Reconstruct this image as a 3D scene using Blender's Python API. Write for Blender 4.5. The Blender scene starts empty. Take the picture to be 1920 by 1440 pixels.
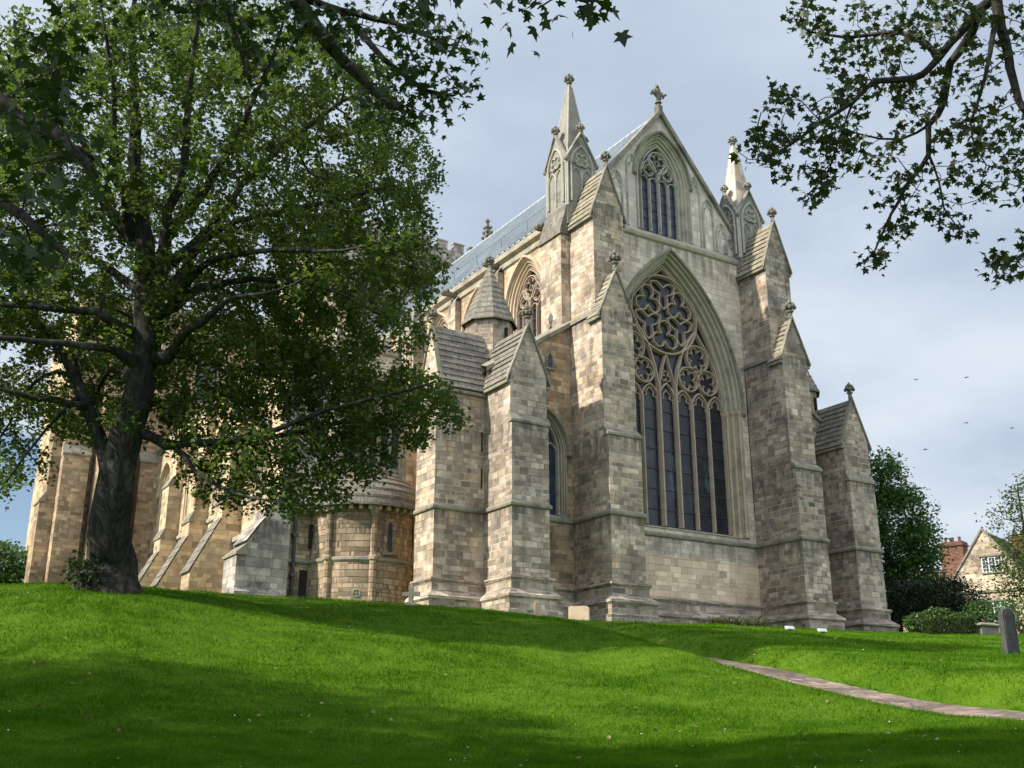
import bpy, math, random
import numpy as np
from mathutils import Vector, kdtree
random.seed(7); rng = np.random.default_rng(11)
R = math.radians
sc = bpy.context.scene
col = sc.collection

# ------------------------------------------------------------------ camera
CAM = np.array([-37.93, -44.0, 0.0])          # eye; z is measured from eye height
PITCH, YAW = R(18.35), R(32.0)
cd = bpy.data.cameras.new('camera'); cam = bpy.data.objects.new('camera', cd); col.objects.link(cam)
cd.sensor_fit = 'HORIZONTAL'; cd.sensor_width = 36.0; cd.lens = 36.0 * 2050 / 1920
cd.clip_end = 5000
cam.location = CAM; cam.rotation_euler = (R(90) + PITCH, 0, -YAW)
sc.camera = cam

# ------------------------------------------------------------------ sun, sky, exposure
SUN_AZ_OFF, SUN_EL = R(9), R(38)              # sun stands over the south flank, slightly west of the front
sdir = Vector((-math.cos(SUN_AZ_OFF) * math.cos(SUN_EL), math.sin(SUN_AZ_OFF) * math.cos(SUN_EL), math.sin(SUN_EL)))
sl = bpy.data.lights.new('sun', 'SUN'); so = bpy.data.objects.new('sun', sl); col.objects.link(so)
sl.energy = 4.2; sl.angle = R(0.9); sl.color = (1.0, 0.945, 0.84)
so.rotation_euler = sdir.to_track_quat('Z', 'Y').to_euler(); so.location = (-60, 0, 60)
sc.view_settings.view_transform = 'Standard'; sc.view_settings.look = 'None'
sc.view_settings.gamma = 1.0; sc.view_settings.use_curve_mapping = False
sc.view_settings.exposure = 0.85


class NB:
    """little node-tree writer"""
    def __init__(s, tree): s.t = tree; s.n = tree.nodes; s.l = tree.links
    def new(s, typ, **kw):
        n = s.n.new(typ)
        for k, v in kw.items(): setattr(n, k, v)
        return n
    def put(s, inp, v):
        if hasattr(v, 'is_linked') or isinstance(v, bpy.types.NodeSocket): s.l.new(v, inp)
        elif v is not None: inp.default_value = v
    def m(s, op, a, b=None, c=None, clamp=False):
        n = s.new('ShaderNodeMath', operation=op, use_clamp=clamp)
        for i, v in enumerate((a, b, c)):
            if v is not None: s.put(n.inputs[i], v)
        return n.outputs[0]
    def mix(s, fac, a, b, mode='MIX'):
        n = s.new('ShaderNodeMix', data_type='RGBA', blend_type=mode)
        s.put(n.inputs[0], fac)
        for i, v in ((6, a), (7, b)):
            if isinstance(v, (tuple, list)): v = tuple(v)[:3] + (1,)
            s.put(n.inputs[i], v)
        return n.outputs[2]
    def ss(s, v, a, b, lo=0., hi=1.):
        n = s.new('ShaderNodeMapRange', interpolation_type='SMOOTHSTEP')
        s.put(n.inputs[0], v)
        for i, q in zip((1, 2, 3, 4), (a, b, lo, hi)): n.inputs[i].default_value = q
        return n.outputs[0]
    def ramp(s, v, cols, const=False):
        n = s.new('ShaderNodeValToRGB'); s.put(n.inputs[0], v); r = n.color_ramp
        r.interpolation = 'CONSTANT' if const else 'LINEAR'
        k = len(cols)
        while len(r.elements) < k: r.elements.new(1.0)
        for i, c in enumerate(cols):
            r.elements[i].position = (i / k) if const else (i / max(1, k - 1)); r.elements[i].color = tuple(c) + (1,)
        return n.outputs[0]
    def noise(s, vec, scale, detail=3., rough=.55, dim='3D'):
        n = s.new('ShaderNodeTexNoise', noise_dimensions=dim)
        if vec is not None: s.put(n.inputs['Vector'], vec)
        n.inputs['Scale'].default_value = scale; n.inputs['Detail'].default_value = detail; n.inputs['Roughness'].default_value = rough
        return n.outputs['Fac']
    def xyz(s, x, y, z=0.):
        n = s.new('ShaderNodeCombineXYZ')
        for i, v in enumerate((x, y, z)): s.put(n.inputs[i], v)
        return n.outputs[0]


w = bpy.data.worlds.new('World'); sc.world = w; w.use_nodes = True
b = NB(w.node_tree); b.n.clear()
sky = b.new('ShaderNodeTexSky', sky_type='NISHITA'); sky.sun_disc = False
sky.sun_elevation = SUN_EL; sky.sun_rotation = math.atan2(sdir.x, sdir.y)
sky.air_density = 1.0; sky.dust_density = 0.6; sky.ozone_density = 1.2
tc = b.new('ShaderNodeTexCoord'); sep = b.new('ShaderNodeSeparateXYZ'); b.l.new(tc.outputs['Generated'], sep.inputs[0])
gx, gy, gz = sep.outputs
# clouds on a plane high above: direction / elevation
den = b.m('ADD', b.m('MAXIMUM', gz, 0.0), 0.22)
cv = b.xyz(b.m('DIVIDE', gx, den), b.m('DIVIDE', gy, den), 0.0)
cn = b.noise(cv, 1.5, 7., .55)
cn2 = b.noise(cv, 0.55, 3., .5)
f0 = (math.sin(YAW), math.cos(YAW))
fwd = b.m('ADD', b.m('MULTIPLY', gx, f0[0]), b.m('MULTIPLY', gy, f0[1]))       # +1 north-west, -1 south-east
# the overcast breaks low in the west
dl = (math.sin(YAW - R(30)), math.cos(YAW - R(30)))
west = b.m('ADD', b.m('MULTIPLY', gx, dl[0]), b.m('MULTIPLY', gy, dl[1]))
gap = b.m('MULTIPLY', b.ss(west, .94, .985), b.ss(gz, .34, .20))
cover = b.m('SUBTRACT', b.ss(b.m('ADD', cn, b.m('MULTIPLY', gap, -.75)), .12, .30), 0.0)
grey = b.ramp(b.ss(b.m('ADD', b.m('MULTIPLY', cn, .6), b.m('MULTIPLY', cn2, .5)), .38, .68),
              [(.25, .30, .38), (.32, .372, .445), (.42, .462, .515)])
bright = b.ss(fwd, .45, -.75, 1.0, 2.05)  # unseen sky behind the camera raised, an added fill for the shaded sides
bright2 = b.m('MULTIPLY', bright, b.ss(gz, .66, .95, 1.0, 1.25))  # same added lift for the sky overhead, above the view
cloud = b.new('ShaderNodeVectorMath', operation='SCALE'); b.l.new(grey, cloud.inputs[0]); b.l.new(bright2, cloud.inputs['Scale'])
skyc = b.new('ShaderNodeVectorMath', operation='SCALE'); b.l.new(sky.outputs[0], skyc.inputs[0]); skyc.inputs['Scale'].default_value = 0.075
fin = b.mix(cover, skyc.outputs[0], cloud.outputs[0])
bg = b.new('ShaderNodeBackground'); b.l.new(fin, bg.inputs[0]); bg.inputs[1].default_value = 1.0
out = b.new('ShaderNodeOutputWorld'); b.l.new(bg.outputs[0], out.inputs[0])

# ------------------------------------------------------------------ camera-frame helpers (only to turn measured bearings into places)
Rv = np.array([math.cos(YAW), -math.sin(YAW), 0.]); Fv = np.array([math.sin(YAW), math.cos(YAW), 0.])
_F = Fv * math.cos(PITCH) + np.array([0, 0, 1.]) * math.sin(PITCH); _U = np.array([0, 0, 1.]) * math.cos(PITCH) - Fv * math.sin(PITCH)
def at(px, py, dist):
    """place seen in that direction, `dist` metres deep"""
    return CAM + (_F + Rv * (px - 960) / 2050 + _U * (720 - py) / 2050) * dist
def FR(F, Rr, z): p = CAM + Fv * F + Rv * Rr; return np.array([p[0], p[1], z])

# ------------------------------------------------------------------ mesh builder
class MB:
    def __init__(s): s.v = []; s.f = []
    def pt(s, p): s.v.append((float(p[0]), float(p[1]), float(p[2]))); return len(s.v) - 1
    def poly(s, pts): s.f.append([s.pt(p) for p in pts])
    def loft(s, rings, closed=False):
        ids = [[s.pt(p) for p in r] for r in rings]
        for a, c in zip(ids, ids[1:]):
            n = len(a)
            for i in range(n if closed else n - 1):
                j = (i + 1) % n; s.f.append([a[i], a[j], c[j], c[i]])
        return ids
    def box(s, x0, y0, z0, x1, y1, z1, bev=0.):
        if bev > 0:
            r = [(0, bev), (bev, 0)]
            rings = []
            for z, o in ((z0, 0), (z1 - bev, 0), (z1, bev)):
                rings.append([(x0 + bev, y0 + o, z), (x1 - bev, y0 + o, z), (x1 - o, y0 + bev, z), (x1 - o, y1 - bev, z), (x1 - bev, y1 - o, z), (x0 + bev, y1 - o, z), (x0 + o, y1 - bev, z), (x0 + o, y0 + bev, z)])
            s.loft(rings, True); s.poly(rings[-1]); return
        P = [(x0, y0), (x1, y0), (x1, y1), (x0, y1)]
        s.loft([[(x, y, z0) for x, y in P], [(x, y, z1) for x, y in P]], True)
        s.poly([(x, y, z1) for x, y in P]); s.poly([(x, y, z0) for x, y in P])
    def obox(s, o, T, N, u0, u1, d0, d1, z0, z1):
        P = [(u0, d0), (u1, d0), (u1, d1), (u0, d1)]
        W = lambda u, d, z: (o[0] + u * T[0] + d * N[0], o[1] + u * T[1] + d * N[1], z)
        s.loft([[W(u, d, z0) for u, d in P], [W(u, d, z1) for u, d in P]], True)
        s.poly([W(u, d, z1) for u, d in P]); s.poly([W(u, d, z0) for u, d in P])
    def tube(s, pts, rad, n=8):
        pts = [np.array(p, float) for p in pts]
        rad = rad if hasattr(rad, '__len__') else [rad] * len(pts)
        rings = []
        for i, p in enumerate(pts):
            t = pts[min(i + 1, len(pts) - 1)] - pts[max(i - 1, 0)]; t /= np.linalg.norm(t) + 1e-9
            a = np.cross(t, (0, 0, 1.) if abs(t[2]) < .9 else (1., 0, 0)); a /= np.linalg.norm(a); c = np.cross(t, a)
            rings.append([p + rad[i] * (math.cos(2 * math.pi * k / n) * a + math.sin(2 * math.pi * k / n) * c) for k in range(n)])
        s.loft(rings, True); s.poly(rings[0]); s.poly(rings[-1])
    def lathe(s, x, y, prof, n=12, a0=0., a1=2 * math.pi):
        full = abs(a1 - a0) > 6.28
        k = n if full else n + 1
        s.loft([[(x + r * math.cos(a0 + (a1 - a0) * i / n), y + r * math.sin(a0 + (a1 - a0) * i / n), z) for i in range(k)] for r, z in prof], full)
    def ball(s, c, r, n=6, sq=1.):
        s.lathe(c[0], c[1], [(max(1e-3, r * math.cos(t)), c[2] + r * sq * math.sin(t)) for t in np.linspace(-1.5, 1.5, 5)], n)
    def build(s, name, mat, parent=None, base=None, smooth=False):
        me = bpy.data.meshes.new(name)
        V = np.array(s.v, float)
        sh = np.zeros(3)
        if base is not None: sh = np.array(base, float)
        me.from_pydata([tuple(p) for p in V - sh], [], s.f)
        uv = me.uv_layers.new(name='UVMap')
        data = np.empty((len(me.loops), 2), np.float32)
        k = 0
        for f in s.f:
            P = V[f]
            n = np.zeros(3)
            for i in range(len(P)):
                a, c = P[i], P[(i + 1) % len(P)]; n += np.cross(a, c)
            L = np.linalg.norm(n); n = n / L if L > 1e-12 else np.array([0, 0, 1.])
            h = math.hypot(n[0], n[1])
            if h < .15: t = np.array([1., 0, 0]); q = np.array([0, 1., 0])
            else:
                t = np.array([-n[1] / h, n[0] / h, 0]); q = np.cross(n, t)
                if abs(t[0]) > abs(t[1]): t = t * np.sign(t[0])
                else: t = t * np.sign(t[1])
                if q[2] < 0: q = -q
                if h > .97: q = np.array([0, 0, 1.])
            for p in P:
                data[k] = (p @ t, p @ q); k += 1
        uv.data.foreach_set('uv', data.ravel())
        if smooth: me.polygons.foreach_set('use_smooth', [True] * len(me.polygons))
        me.materials.append(mat)
        o = bpy.data.objects.new(name, me); col.objects.link(o)
        if base is not None: o.location = sh
        if parent is not None:
            o.parent = parent
            if base is None and parent.type == 'EMPTY': o.location = -parent.location
        return o

def tag(o, label=None, cat=None, group=None, kind=None):
    if label: o['label'] = label
    if cat: o['category'] = cat
    if group: o['group'] = group
    if kind: o['kind'] = kind
    return o
def empty(name, loc):
    o = bpy.data.objects.new(name, None); col.objects.link(o); o.location = loc; o.empty_display_size = .5; return o

def raw_mesh(name, verts, counts, idx, mat, parent=None, smooth=False, loc=None):
    """big mesh straight from arrays: counts = verts per face, idx = flat loop indices"""
    me = bpy.data.meshes.new(name)
    verts = np.asarray(verts, np.float32)
    if loc is not None: verts = verts - np.asarray(loc, np.float32)
    me.vertices.add(len(verts)); me.vertices.foreach_set('co', verts.ravel())
    idx = np.asarray(idx, np.int32); counts = np.asarray(counts, np.int32)
    me.loops.add(len(idx)); me.loops.foreach_set('vertex_index', idx)
    me.polygons.add(len(counts)); st = np.zeros(len(counts), np.int32); st[1:] = np.cumsum(counts)[:-1]
    me.polygons.foreach_set('loop_start', st); me.polygons.foreach_set('loop_total', counts)
    if smooth: me.polygons.foreach_set('use_smooth', np.ones(len(counts), bool))
    me.materials.append(mat); me.update(calc_edges=True); me.validate()
    o = bpy.data.objects.new(name, me); col.objects.link(o)
    if loc is not None: o.location = [float(q) for q in loc]
    if parent is not None: o.parent = parent; o.location = -parent.location if (loc is None and parent.type == 'EMPTY') else o.location
    return o

# ------------------------------------------------------------------ materials
def newmat(name):
    m = bpy.data.materials.new(name); m.use_nodes = True; nb = NB(m.node_tree); nb.n.clear()
    o = nb.new('ShaderNodeOutputMaterial'); p = nb.new('ShaderNodeBsdfPrincipled'); nb.l.new(p.outputs[0], o.inputs[0])
    p.inputs['Roughness'].default_value = .9; p.inputs['Specular IOR Level'].default_value = .25
    return m, nb, p, o
def bump(nb, p, h, strength=.5, dist=.02):
    n = nb.new('ShaderNodeBump'); nb.put(n.inputs['Height'], h); n.inputs['Strength'].default_value = strength; n.inputs['Distance'].default_value = dist
    nb.l.new(n.outputs[0], p.inputs['Normal'])

def masonry(name, palette, h=.30, wd=.55, mortar=(.36, .32, .25), mw=.011, mfac=.75, dirt=.35, streak=.35, dirtcol=(.10, .09, .075), tone=1.0, rough=.5, var=1.0):
    m, nb, p, o = newmat(name)
    uvn = nb.new('ShaderNodeUVMap'); sp = nb.new('ShaderNodeSeparateXYZ'); nb.l.new(uvn.outputs[0], sp.inputs[0])
    tcn = nb.new('ShaderNodeTexCoord'); geo = nb.new('ShaderNodeNewGeometry'); P = geo.outputs['Position']
    u0, v0 = sp.outputs[0], sp.outputs[1]
    wob = nb.noise(P, 2.3, 2.)
    wob2 = nb.noise(P, 5.0, 2.)
    u = nb.m('ADD', u0, nb.m('MULTIPLY', nb.m('SUBTRACT', wob2, .5), .05))
    v = nb.m('ADD', v0, nb.m('MULTIPLY', nb.m('SUBTRACT', wob, .5), .05))
    vh = nb.m('DIVIDE', v, h)
    vv = nb.m('ADD', vh, nb.m('MULTIPLY', nb.m('SINE', nb.m('MULTIPLY', vh, .9)), .34))
    row = nb.m('FLOOR', vv); fv = nb.m('SUBTRACT', vv, row)
    wn = nb.new('ShaderNodeTexWhiteNoise', noise_dimensions='1D'); nb.l.new(row, wn.inputs['W']); r1 = wn.outputs['Value']
    wl = nb.m('MULTIPLY', nb.m('ADD', nb.m('MULTIPLY', r1, .75), .65), wd)
    uu = nb.m('ADD', nb.m('DIVIDE', u, wl), nb.m('MULTIPLY', r1, 37.))
    uu = nb.m('ADD', uu, nb.m('MULTIPLY', nb.m('SINE', nb.m('ADD', nb.m('MULTIPLY', uu, 1.9), nb.m('MULTIPLY', row, 4.1))), .30))
    cl = nb.m('FLOOR', uu); fu = nb.m('SUBTRACT', uu, cl)
    w2 = nb.new('ShaderNodeTexWhiteNoise', noise_dimensions='2D'); nb.l.new(nb.xyz(nb.m('ADD', row, .5), nb.m('ADD', cl, .5)), w2.inputs['Vector'])
    rv = w2.outputs['Value']; sc2 = nb.new('ShaderNodeSeparateColor'); nb.l.new(w2.outputs['Color'], sc2.inputs[0])
    # patches of the wall favour one end of the palette
    big = nb.noise(P, .22, 2., .5)
    med = nb.noise(P, .75, 3., .6)
    sel = nb.m('ADD', nb.m('MULTIPLY', rv, .56), nb.m('ADD', nb.m('MULTIPLY', nb.ss(big, .35, .65), .18), nb.m('MULTIPLY', nb.ss(med, .36, .64), .26)))
    tonal = nb.m('ADD', nb.m('MULTIPLY', nb.ss(nb.noise(P, .42, 4., .62), .34, .66), .55), .72)
    c = nb.ramp(sel, [(min(.9, q[0] * 1.07), q[1] * .96, q[2] * .915) for q in palette])
    fine = nb.noise(P, 9., 4., .65)
    val = nb.m('MULTIPLY', nb.m('ADD', nb.m('MULTIPLY', sc2.outputs[1], .72), .60), nb.m('ADD', nb.m('MULTIPLY', fine, .5), .75))
    val = nb.m('MULTIPLY', nb.m('ADD', nb.m('MULTIPLY', nb.m('SUBTRACT', nb.m('MULTIPLY', val, tonal), .96), var), .96), tone)
    hs = nb.new('ShaderNodeVectorMath', operation='SCALE'); nb.l.new(c, hs.inputs[0]); nb.l.new(val, hs.inputs['Scale']); c = hs.outputs[0]
    # mortar
    du = nb.m('MULTIPLY', nb.m('MINIMUM', fu, nb.m('SUBTRACT', 1., fu)), wl)
    dv = nb.m('MULTIPLY', nb.m('MINIMUM', fv, nb.m('SUBTRACT', 1., fv)), h)
    d = nb.m('ADD', nb.m('MINIMUM', du, dv), nb.m('MULTIPLY', nb.m('SUBTRACT', fine, .5), .022))
    mk = nb.ss(d, mw * .5, mw * 1.6)
    mtone = nb.mix(nb.ss(nb.noise(P, .5, 2.), .40, .60), mortar, tuple(q * .30 for q in mortar))
    c = nb.mix(nb.m('MULTIPLY', nb.m('SUBTRACT', 1., mk), mfac), c, mtone)
    # weathering: grey lichen clouds and rain streaks
    ln = nb.noise(P, .8, 5., .62)
    lf = nb.m('MULTIPLY', nb.ss(ln, .52, .74), dirt)
    c = nb.mix(lf, c, dirtcol)
    sv = nb.noise(nb.xyz(nb.m('MULTIPLY', u0, 1.6), nb.m('MULTIPLY', v0, .16), nb.m('MULTIPLY', big, 4.)), 1.0, 4., .6)
    sf = nb.m('MULTIPLY', nb.ss(sv, .55, .76), streak)
    c = nb.mix(sf, c, dirtcol)
    led = None
    for zl in (10.42, 14.4, 21.0, 27.1, 27.5):
        dz = nb.m('SUBTRACT', zl, v0); k_ = nb.m('MULTIPLY', nb.m('GREATER_THAN', dz, 0.), nb.ss(dz, .15, 1.5, 1., 0.)); led = k_ if led is None else nb.m('MAXIMUM', led, k_)
    dn = nb.noise(nb.xyz(nb.m('MULTIPLY', u0, 3.2), nb.m('MULTIPLY', v0, .35), 7.), 1.0, 4., .65)
    c = nb.mix(nb.m('MULTIPLY', nb.m('MULTIPLY', led, nb.ss(dn, .36, .66)), min(.8, streak * 1.5)), c, tuple(q * .75 for q in dirtcol))
    li = nb.noise(P, 3.6, 3., .6)
    c = nb.mix(nb.m('MULTIPLY', nb.ss(li, .62, .72), .30), c, (.50, .49, .42))
    nb.l.new(c, p.inputs['Base Color'])
    hgt = nb.m('ADD', nb.m('MULTIPLY', mk, .6), nb.m('ADD', nb.m('MULTIPLY', fine, .5), nb.m('MULTIPLY', sc2.outputs[0], .5)))
    bump(nb, p, hgt, rough, .035)
    return m

PALE = [(.46, .425, .36), (.52, .485, .41), (.57, .53, .45), (.49, .455, .385), (.54, .49, .39), (.59, .555, .48)]
BUFF = [(.21, .17, .12), (.32, .265, .19), (.41, .335, .24), (.34, .305, .25), (.48, .415, .315), (.27, .245, .205), (.45, .36, .235), (.55, .49, .39)]
GREY = [(.17, .15, .125), (.27, .24, .195), (.35, .315, .26), (.28, .23, .17), (.41, .365, .295), (.22, .205, .185), (.47, .425, .345)]
BROWN = [(.20, .145, .085), (.29, .215, .13), (.25, .20, .14), (.35, .265, .16), (.31, .25, .18), (.40, .315, .20)]
GOLD = [(.36, .275, .16), (.45, .355, .215), (.50, .41, .27), (.40, .33, .225), (.56, .47, .32)]
RUB = [(.22, .175, .115), (.31, .25, .17), (.27, .22, .15), (.36, .295, .20), (.26, .23, .175)]
M = {}
M['pale'] = masonry('pale_ashlar', PALE, .29, .56, (.32, .29, .235), .010, .55, .34, .40, var=.5)
M['gable'] = masonry('gable_ashlar', [(.43, .41, .365), (.50, .475, .425), (.54, .515, .46), (.46, .435, .385)], .36, .6, (.34, .32, .28), .008, .5, .5, .6, tone=1.0, var=.5, dirtcol= (.13, .125, .115))
M['buff'] = masonry('buff_ashlar', BUFF, .265, .46, (.50, .45, .36), .016, .7, .5, .55)
M['grey'] = masonry('grey_ashlar', GREY, .265, .46, (.50, .45, .37), .016, .75, .55, .55)
M['brown'] = masonry('brown_rubble', BROWN, .26, .45, (.34, .28, .19), .011, .6, .35, .3)
M['gold'] = masonry('golden_ashlar', GOLD, .30, .6, (.36, .30, .20), .009, .6, .22, .25)
M['rubble'] = masonry('apse_rubble', RUB, .25, .55, (.17, .13, .08), .014, .75, .35, .3, rough=.8)
M['lichen'] = masonry('lichened_ashlar', [(.22, .21, .19), (.32, .31, .28), (.41, .40, .365), (.27, .255, .23)], .34, .6, (.2, .19, .17), .009, .6, .85, .8, (.07, .068, .062))
M['towerstone'] = masonry('tower_ashlar', [(.20, .19, .17), (.27, .26, .235), (.33, .31, .28), (.24, .225, .195)], .34, .6, (.14, .13, .12), .010, .6, .6, .6, (.06, .058, .052))
M['lower'] = masonry('lower_wall_ashlar', [(.40, .33, .235), (.50, .42, .30), (.45, .385, .29), (.56, .475, .35), (.36, .31, .24), (.53, .42, .29)], .29, .62, (.34, .29, .22), .009, .55, .15, .2, tone=1.28, var=.5)

def plainstone(name, c, c2, dirt=.5, dc=(.11, .105, .09), sc_=2.5):
    m, nb, p, o = newmat(name)
    geo = nb.new('ShaderNodeNewGeometry'); P = geo.outputs['Position']
    n1 = nb.noise(P, sc_, 4., .6); n2 = nb.noise(P, 14., 3., .6); n3 = nb.noise(P, .9, 4., .6)
    cc = nb.mix(nb.ss(n1, .3, .7), c, c2)
    cc = nb.mix(nb.m('MULTIPLY', nb.ss(n3, .48, .7), dirt), cc, dc)
    cc = nb.mix(nb.m('MULTIPLY', nb.ss(n2, .55, .72), .35), cc, tuple(q * .55 for q in c))
    nb.l.new(cc, p.inputs['Base Color']); bump(nb, p, nb.m('ADD', n2, n1), .5, .02)
    return m
M['mould'] = plainstone('moulded_stone', (.41, .36, .275), (.32, .28, .215), .5)
M['mould_dark'] = plainstone('weathered_coping', (.19, .17, .13), (.27, .24, .185), .7, (.06, .058, .05))
M['trac'] = plainstone('tracery_stone', (.43, .33, .25), (.35, .275, .21), .28)
M['trac_pale'] = plainstone('pale_tracery_stone', (.44, .405, .335), (.35, .32, .265), .55, (.13, .12, .105))
M['warm'] = plainstone('warm_moulding', (.50, .395, .27), (.41, .315, .215), .25)
M['pinn'] = plainstone('pinnacle_stone', (.28, .26, .215), (.21, .195, .165), .85, (.09, .085, .077), 1.6)
M['pinnfresh'] = masonry('renewed_spire_stone', [(.62, .48, .36), (.66, .62, .54), (.60, .46, .33), (.66, .57, .46)], .8, 1.5, (.5, .45, .38), .006, .4, .12, .2)
M['finial'] = plainstone('dark_finial_stone', (.13, .12, .095), (.21, .19, .15), .5, (.05, .05, .042), 6.)
M['headstone'] = plainstone('slate_headstone', (.045, .046, .044), (.075, .072, .066), .3, (.10, .10, .09), 5.)
M['sand'] = plainstone('sandstone_slab', (.47, .37, .26), (.40, .30, .21), .25, (.2, .17, .12), 4.)
M['white'] = plainstone('white_enamel', (.50, .51, .50), (.42, .43, .42), .1)

def slabs(name, pal, dirt=.5):
    m, nb, p, o = newmat(name)
    uvn = nb.new('ShaderNodeUVMap'); sp = nb.new('ShaderNodeSeparateXYZ'); nb.l.new(uvn.outputs[0], sp.inputs[0])
    geo = nb.new('ShaderNodeNewGeometry'); P = geo.outputs['Position']
    row = nb.m('FLOOR', nb.m('DIVIDE', sp.outputs[1], .36))
    wn = nb.new('ShaderNodeTexWhiteNoise', noise_dimensions='1D'); nb.l.new(row, wn.inputs['W'])
    uu = nb.m('ADD', nb.m('DIVIDE', sp.outputs[0], .7), nb.m('MULTIPLY', wn.outputs['Value'], 31.)); cl = nb.m('FLOOR', uu); fu = nb.m('SUBTRACT', uu, cl)
    w2 = nb.new('ShaderNodeTexWhiteNoise', noise_dimensions='2D'); nb.l.new(nb.xyz(nb.m('ADD', row, .5), nb.m('ADD', cl, .5)), w2.inputs['Vector'])
    c = nb.ramp(w2.outputs['Value'], pal)
    n1 = nb.noise(P, 3., 5., .65); n2 = nb.noise(P, 16., 3., .6); n3 = nb.noise(P, 7., 3., .7)
    c = nb.mix(nb.m('MULTIPLY', nb.ss(n1, .45, .68), dirt), c, (.055, .052, .045))
    c = nb.mix(nb.m('MULTIPLY', nb.ss(n3, .56, .68), .45), c, (.42, .41, .35))
    c = nb.mix(nb.m('MULTIPLY', nb.m('LESS_THAN', fu, .035), .8), c, (.03, .028, .024))
    nb.l.new(c, p.inputs['Base Color']); bump(nb, p, nb.m('ADD', n2, n3), .7, .03)
    return m
M['slab'] = slabs('stone_roof_slabs', [(.145, .128, .105), (.20, .178, .145), (.17, .145, .115), (.235, .21, .17)])
M['slabwarm'] = slabs('stone_roof_slabs_warm', [(.23, .195, .135), (.29, .25, .175), (.20, .172, .125), (.33, .285, .205)], .5)
M['tile'] = slabs('brown_roof_tiles', [(.135, .10, .078), (.17, .125, .095), (.12, .092, .075), (.20, .15, .115)], .4)

m, nb, p, o = newmat('lead_sheet'); geo = nb.new('ShaderNodeNewGeometry')
n1 = nb.noise(geo.outputs['Position'], .6, 4.); n2 = nb.noise(geo.outputs['Position'], 3., 3.)
uvn = nb.new('ShaderNodeUVMap'); sp = nb.new('ShaderNodeSeparateXYZ'); nb.l.new(uvn.outputs[0], sp.inputs[0])
spp = nb.new('ShaderNodeSeparateXYZ'); nb.l.new(geo.outputs['Position'], spp.inputs[0]); bay = nb.m('DIVIDE', nb.m('ADD', spp.outputs[1], -.6), .6); bi = nb.m('FLOOR', bay); bf = nb.m('ABSOLUTE', nb.m('SUBTRACT', nb.m('SUBTRACT', bay, bi), .5))
wn = nb.new('ShaderNodeTexWhiteNoise', noise_dimensions='1D'); nb.l.new(bi, wn.inputs['W'])
lc = nb.mix(nb.m('ADD', nb.m('MULTIPLY', nb.ss(n1, .3, .7), .75), nb.m('MULTIPLY', wn.outputs['Value'], .15)), (.33, .355, .375), (.46, .485, .50))
lc = nb.mix(nb.m('MULTIPLY', nb.ss(bf, .39, .47), .5), lc, (.09, .10, .11))  # dark lines at the rolls: dirt, with the shade they would cast painted in
nb.l.new(lc, p.inputs['Base Color']); p.inputs['Roughness'].default_value = .55; p.inputs['Metallic'].default_value = .1
bump(nb, p, n2, .2, .03); M['lead'] = m

def glassmat(name, c1, c2, patch=None, diamond=.22):
    m, nb, p, o = newmat(name)
    uvn = nb.new('ShaderNodeUVMap'); sp = nb.new('ShaderNodeSeparateXYZ'); nb.l.new(uvn.outputs[0], sp.inputs[0]); geo = nb.new('ShaderNodeNewGeometry'); P = geo.outputs['Position']
    u, v = sp.outputs[0], sp.outputs[1]
    n1 = nb.noise(P, 1.2, 4., .6); n2 = nb.noise(P, 8., 2.)
    c = nb.mix(nb.ss(n1, .35, .65), c1, c2)
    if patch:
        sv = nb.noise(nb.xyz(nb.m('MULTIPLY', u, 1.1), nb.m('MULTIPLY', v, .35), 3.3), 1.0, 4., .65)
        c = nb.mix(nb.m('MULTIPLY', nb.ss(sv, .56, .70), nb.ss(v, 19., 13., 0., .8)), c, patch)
    # leaded quarries
    a = nb.m('DIVIDE', nb.m('ADD', u, nb.m('MULTIPLY', v, .6)), diamond); q = nb.m('DIVIDE', nb.m('SUBTRACT', u, nb.m('MULTIPLY', v, .6)), diamond)
    fa = nb.m('ABSOLUTE', nb.m('SUBTRACT', nb.m('FRACT', a), .5)); fq = nb.m('ABSOLUTE', nb.m('SUBTRACT', nb.m('FRACT', q), .5))
    ld = nb.ss(nb.m('MINIMUM', fa, fq), .10, .04)
    c = nb.mix(nb.m('MULTIPLY', ld, .5), c, (.05, .055, .06))
    nb.l.new(c, p.inputs['Base Color']); p.inputs['Roughness'].default_value = .28; p.inputs['Specular IOR Level'].default_value = .38
    wn = nb.new('ShaderNodeTexWhiteNoise', noise_dimensions='2D'); nb.l.new(nb.xyz(nb.m('FLOOR', a), nb.m('FLOOR', q)), wn.inputs['Vector'])
    bump(nb, p, nb.m('ADD', n2, nb.m('MULTIPLY', wn.outputs['Value'], .8)), .35, .03)
    return m
M['glass'] = glassmat('dark_leaded_glass', (.008, .009, .013), (.022, .023, .030), (.05, .12, .12))
M['glassblue'] = glassmat('blue_leaded_glass', (.012, .022, .045), (.03, .05, .085), None, .26)
M['glassgrey'] = glassmat('grey_leaded_glass', (.07, .085, .095), (.13, .15, .165), None, .2)

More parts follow.
